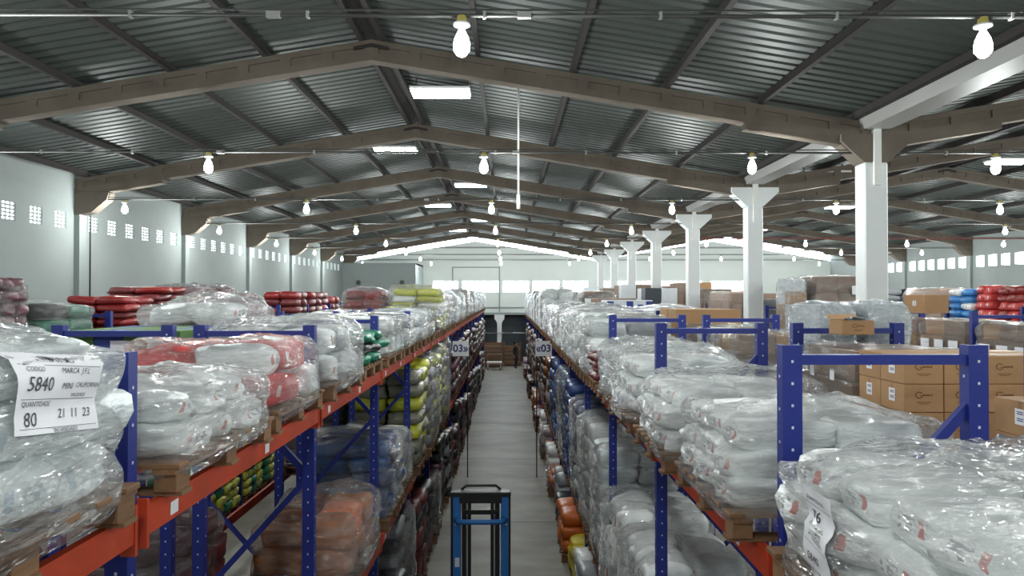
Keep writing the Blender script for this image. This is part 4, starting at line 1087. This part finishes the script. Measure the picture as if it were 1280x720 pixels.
# far rows on the right
GR5 = 'sack stacks on the far right rack'
r5 = [(13.3, 14.5, 4.75, ['kraft'], 'box', 'brown carton pallet at the right frame edge'), (14.7, 15.85, 4.75, ['kraftlo'], 'box', 'flat brown pallet below the red sacks'), (16.1, 16.7, 5.05, ['red', 'pink'], 'sack', 'red sack stack at the right frame edge'), (16.9, 17.5, 5.06, ['red', 'pink'], 'sack', 'red sack stack next to the blue sacks'),
      (17.65, 18.62, 5.0, ['sky', 'sky', 'white'], 'sack', 'bright blue sack stack beside the red sacks'), (18.9, 20.8, 5.05, ['tan', 'kraft'], 'box', 'tan wrapped carton stack left of the blue sacks'),
      (21.65, 22.7, 5.02, ['black', 'grey'], 'sack', 'black and white sack stack right of the near column'), (22.9, 24.1, 4.9, ['kraftlo'], 'box', 'brown stack behind the black sacks'), (24.5, 26.9, 4.9, ['tan'], 'box', 'tan stack on the far right rack')]
for a, c, t_, cs_, kd_, nm in r5:
    load(nm, 11.42, 12.45, a, c, RT3, t_, kd_, cs_, None if kd_ == 'sack' else 'f_clear', nl=7 if kd_ == 'sack' else 4, ny=2, group=GR5)

# ------------------------------------------------------------------ aisle signs
def text_mesh(txt, size):
    cu = bpy.data.curves.new('txt', 'FONT'); cu.body = txt; cu.size = size; cu.align_x = 'CENTER'; cu.align_y = 'CENTER'; cu.offset = 0.006
    o = bpy.data.objects.new('txt', cu); COL.objects.link(o)
    me = bpy.data.meshes.new_from_object(o.evaluated_get(bpy.context.evaluated_depsgraph_get()))
    bpy.data.objects.remove(o); return me
for x, txt, side in ((-1.24, '03\u00bb', 'left'), (0.97, '\u00ab03', 'right')):
    t = tag(empty('aisle_sign', (x, 19.2, 0)), 'white aisle sign reading 03 with arrow on the %s rack' % side, 'sign')
    obj('panel', MB().box(-0.215, 0.215, -0.008, 0.008, 3.22, 3.62).mesh(), M['paper'], t)
    obj('lettering', text_mesh(txt, 0.27), M['inkblue'], t, (0, -0.0095, 3.42), (math.pi / 2, 0, 0))
    obj('pole', MB().box(0.17, 0.2, 0.01, 0.035, 0, 3.62).mesh() if side == 'left' else MB().box(-0.2, -0.17, 0.01, 0.035, 0, 3.62).mesh(), M['black'], t)

# ------------------------------------------------------------------ pallet stacker
t = tag(empty('pallet_stacker', (-0.35, 9.6, 0)), 'blue and black pallet stacker mast standing in the central aisle', 'stacker')
ZS = 2.22
for s in (-1, 1):
    obj('outer_mast', bevel(MB().prism([(s * 0.365, -0.06), (s * 0.265, -0.06), (s * 0.265, -0.045), (s * 0.345, -0.045), (s * 0.345, 0.045), (s * 0.265, 0.045), (s * 0.265, 0.06), (s * 0.365, 0.06)], 2, 0.12, ZS - 0.06).mesh(), 0.003), M['stblue'], t)
    obj('side_rail', MB().box(*sorted((s * 0.366, s * 0.395)), -0.07, 0.07, 0.1, ZS - 0.03).mesh(), M['black'], t)
    obj('inner_mast', MB().box(*sorted((s * 0.13, s * 0.25)), -0.02, 0.04, 0.12, ZS - 0.05).mesh(), M['black'], t)
    obj('lift_chain', MB().box(*sorted((s * 0.17, s * 0.19)), -0.03, -0.021, 0.3, ZS - 0.08).mesh(), M['chrome'], t)
    obj('fork', MB().box(*sorted((s * 0.14, s * 0.30)), 0.06, 1.2, 0.06, 0.11).mesh(), M['black'], t)
    obj('support_leg', MB().box(*sorted((s * 0.31, s * 0.39)), 0.07, 1.15, 0.03, 0.13).mesh(), M['stblue'], t)
    obj('wheel', MB().tube([(s * 0.32, 1.08, 0.045), (s * 0.38, 1.08, 0.045)], 0.045, 14).mesh(), M['rubber'], t)
    obj('bolt', MB().tube([(s * 0.335, -0.062, ZS - 0.42), (s * 0.335, -0.075, ZS - 0.42)], 0.014, 8).mesh(), M['chrome'], t)
tp = obj('top_plate', bevel(MB().prism([(-0.40, -0.08), (0.40, -0.08), (0.40, 0.05), (0.3, 0.1), (-0.3, 0.1), (-0.40, 0.05)], 2, ZS - 0.06, ZS).mesh(), 0.01), M['black'], t)
obj('front_lip', MB().box(-0.28, 0.28, -0.085, -0.07, ZS - 0.14, ZS - 0.05).mesh(), M['black'], t)
obj('lower_plate', MB().box(-0.25, 0.25, -0.04, 0.02, ZS - 0.30, ZS - 0.24).mesh(), M['black'], t)
obj('top_bar', MB().tube([(-0.26, 0.08, ZS), (-0.2, 0.09, ZS + 0.05), (0.2, 0.09, ZS + 0.05), (0.26, 0.08, ZS)], 0.018).mesh(smooth=True), M['black'], t)
obj('cross_bar', MB().tube([(-0.33, -0.05, ZS - 0.36), (-0.29, -0.11, ZS - 0.37), (-0.22, -0.13, ZS - 0.37), (0.22, -0.13, ZS - 0.37), (0.29, -0.11, ZS - 0.37), (0.33, -0.05, ZS - 0.36)], 0.034, 10).mesh(smooth=True), M['stblue'], t)
obj('warning_label', MB().box(-0.34, -0.28, -0.063, -0.0605, ZS - 0.98, ZS - 0.86).mesh(), M['paper'], t)
obj('battery_body', bevel(MB().box(-0.36, 0.36, -0.62, -0.15, 0.12, 0.82).mesh(), 0.03, 2), M['stblue'], t)
obj('tiller_arm', MB().tube([(0, -0.62, 0.6), (0, -0.8, 0.95), (0, -0.86, 1.05)], 0.025).tube([(-0.14, -0.86, 1.05), (0.14, -0.86, 1.05)], 0.022).mesh(smooth=True), M['black'], t)
for s in (-0.22, 0.22): obj('wheel', MB().tube([(s - 0.04, -0.45, 0.07), (s + 0.04, -0.45, 0.07)], 0.07, 16).mesh(), M['rubber'], t)

# ------------------------------------------------------------------ far end of the aisle: slatted crates, hand trolley, person
def crate(x, y, w, d, h, label):
    t = tag(empty('wooden_crate', (x, y, 0)), label, 'crate', 'wooden crates at the end of the aisle')
    for sx in (-1, 1):
        for sy in (-1, 1): obj('corner_post', MB().box(-0.04, 0.04, -0.04, 0.04, 0, h).mesh(), M['wood'], t, (sx * (w / 2 - 0.04), sy * (d / 2 - 0.04), 0))
    n = int(h / 0.28)
    for k in range(n):
        z = 0.1 + k * 0.28
        for sy in (-1, 1): obj('slat', MB().box(-w / 2, w / 2, -0.01, 0.01, 0, 0.13).mesh(), M['wood'], t, (0, sy * d / 2, z))
        for sx in (-1, 1): obj('slat', MB().box(-0.01, 0.01, -d / 2, d / 2, 0, 0.13).mesh(), M['wood'], t, (sx * w / 2, 0, z))
    obj('goods', CARTON, M['kraftlo'], t, (0, 0, h * 0.42), scale=(w * 0.9, d * 0.9, h * 0.72))
    return t
crate(-1.0, 49.6, 1.35, 1.0, 1.9, 'tall slatted wooden crate left at the end of the aisle')
crate(0.35, 50.6, 1.2, 1.0, 1.6, 'shorter slatted wooden crate behind the standing person')
t = tag(empty('hand_trolley', (-0.85, 47.6, 0)), 'small white platform trolley at the end of the aisle', 'trolley')
obj('platform', bevel(MB().box(-0.5, 0.5, -0.4, 0.4, 0.42, 0.52).mesh(), 0.02), M['pvc'], t)
for sx in (-1, 1):
    for sy in (-1, 1): obj('leg', MB().box(sx * 0.42 - 0.03, sx * 0.42 + 0.03, sy * 0.32 - 0.03, sy * 0.32 + 0.03, 0.1, 0.42).mesh(), M['pvc'], t); obj('wheel', MB().tube([(sx * 0.42 - 0.03, sy * 0.32, 0.06), (sx * 0.42 + 0.03, sy * 0.32, 0.06)], 0.06, 12).mesh(), M['rubber'], t)
obj('handle', MB().tube([(-0.45, 0.38, 0.5), (-0.45, 0.5, 1.0), (0.45, 0.5, 1.0), (0.45, 0.38, 0.5)], 0.02).mesh(smooth=True), M['chrome'], t)
# person in dark clothes, one continuous skinned body, walking with arms by the side
J = {'pel': (0, 0, .95, .13), 'wa': (0, .01, 1.08, .125), 'ch': (0, .0, 1.3, .145), 'nk': (0, .01, 1.5, .06), 'hd': (0, -.02, 1.62, .088), 'ht': (0, -.015, 1.74, .075),
     'sl': (-.17, 0, 1.42, .062), 'el': (-.23, .04, 1.14, .043), 'wl': (-.24, -.04, .9, .032), 'hl': (-.24, -.06, .82, .034),
     'sr': (.17, 0, 1.42, .062), 'er': (.23, .04, 1.14, .043), 'wr': (.24, -.06, .9, .032), 'hr': (.24, -.08, .82, .034),
     'pl': (-.09, 0, .88, .095), 'kl': (-.1, -.06, .5, .062), 'al': (-.1, .02, .09, .042), 'tl': (-.11, -.15, .035, .035),
     'pr': (.09, 0, .88, .095), 'kr': (.1, -.01, .5, .062), 'ar': (.1, .12, .09, .042), 'tr': (.11, -.05, .035, .035)}
E = [('pel', 'wa'), ('wa', 'ch'), ('ch', 'nk'), ('nk', 'hd'), ('hd', 'ht'), ('ch', 'sl'), ('sl', 'el'), ('el', 'wl'), ('wl', 'hl'), ('ch', 'sr'), ('sr', 'er'), ('er', 'wr'), ('wr', 'hr'),
     ('pel', 'pl'), ('pl', 'kl'), ('kl', 'al'), ('al', 'tl'), ('pel', 'pr'), ('pr', 'kr'), ('kr', 'ar'), ('ar', 'tr')]
for sd in ('l', 'r'):
    hx, hy, hz, _ = J['h' + sd]; sg = -1 if sd == 'l' else 1
    for q, (dx, dy, ln) in enumerate(((-.0, -.03, .085), (0, -.01, .095), (0, .012, .09), (0, .032, .07))):
        J['f%d%s' % (q, sd)] = (hx - sg * .01, hy + dy, hz - ln * .6, .0105); J['g%d%s' % (q, sd)] = (hx - sg * .025, hy + dy - .005, hz - ln, .009)
        E += [('h' + sd, 'f%d%s' % (q, sd)), ('f%d%s' % (q, sd), 'g%d%s' % (q, sd))]
    J['t0' + sd] = (hx - sg * .02, hy - .045, hz + .01, .012); J['t1' + sd] = (hx - sg * .03, hy - .06, hz - .03, .01)
    E += [('w' + sd, 't0' + sd), ('t0' + sd, 't1' + sd)]
keys = list(J); me = bpy.data.meshes.new('person_body')
me.from_pydata([J[k][:3] for k in keys], [(keys.index(a), keys.index(b_)) for a, b_ in E], [])
po = bpy.data.objects.new('person_tmp', me); COL.objects.link(po)
sk = po.modifiers.new('skin', 'SKIN'); sk.use_smooth_shade = True
for i, k in enumerate(keys):
    v = me.skin_vertices[0].data[i]; v.radius = (J[k][3], J[k][3] * (0.72 if k in ('pel', 'wa', 'ch') else 1.0)); v.use_root = (k == 'pel')
    if k in ('ch', 'wa', 'pel'): v.radius = (J[k][3] * 1.12, J[k][3] * 0.8)
sb = po.modifiers.new('sub', 'SUBSURF'); sb.levels = 2; sb.render_levels = 2
bm_ = bpy.data.meshes.new_from_object(po.evaluated_get(bpy.context.evaluated_depsgraph_get()))
bpy.data.objects.remove(po)
for m in (M['cloth'], M['jeans'], M['skin'], M['rubber']): bm_.materials.append(m)
for p in bm_.polygons:
    c = p.center
    p.material_index = 3 if c.z < 0.1 else 1 if (c.z < 0.96 and abs(c.x) < 0.2) else 2 if (c.z > 1.5 or (c.z < 0.93 and abs(c.x) > 0.2)) else 0
P = bpy.data.objects.new('person', bm_); COL.objects.link(P)
P.location = (0.58, 48.2, 0.0); P.rotation_euler = (0, 0, 0.9); P['label'] = 'person in dark clothes standing at the end of the central aisle'; P['category'] = 'person'
hb_ = SACK_MD[1].copy(); hb_.materials.clear()
obj('hair', hb_, M['hair'], P, (0, 0.02, 1.745), scale=(0.19, 0.2, 0.14))
fc = MB()
for s in (-1, 1): fc.lathe([(0.012, -0.008), (0.014, 0), (0.012, 0.008)], 8, (s * 0.032, -0.105, 1.655))
obj('eyes', fc.mesh(), M['hair'], P)
obj('nose', MB().lathe([(0.014, -0.02), (0.016, -0.01), (0.005, 0.03)], 8, (0, -0.11, 1.63)).mesh(smooth=True), M['skin'], P)
obj('mouth', MB().box(-0.022, 0.022, -0.105, -0.09, 1.575, 1.583).mesh(), M['hair'], P)
for s in (-1, 1): obj('ear', MB().lathe([(0.01, -0.03), (0.018, 0), (0.01, 0.03)], 8, (s * 0.092, -0.01, 1.645)).mesh(smooth=True), M['skin'], P)
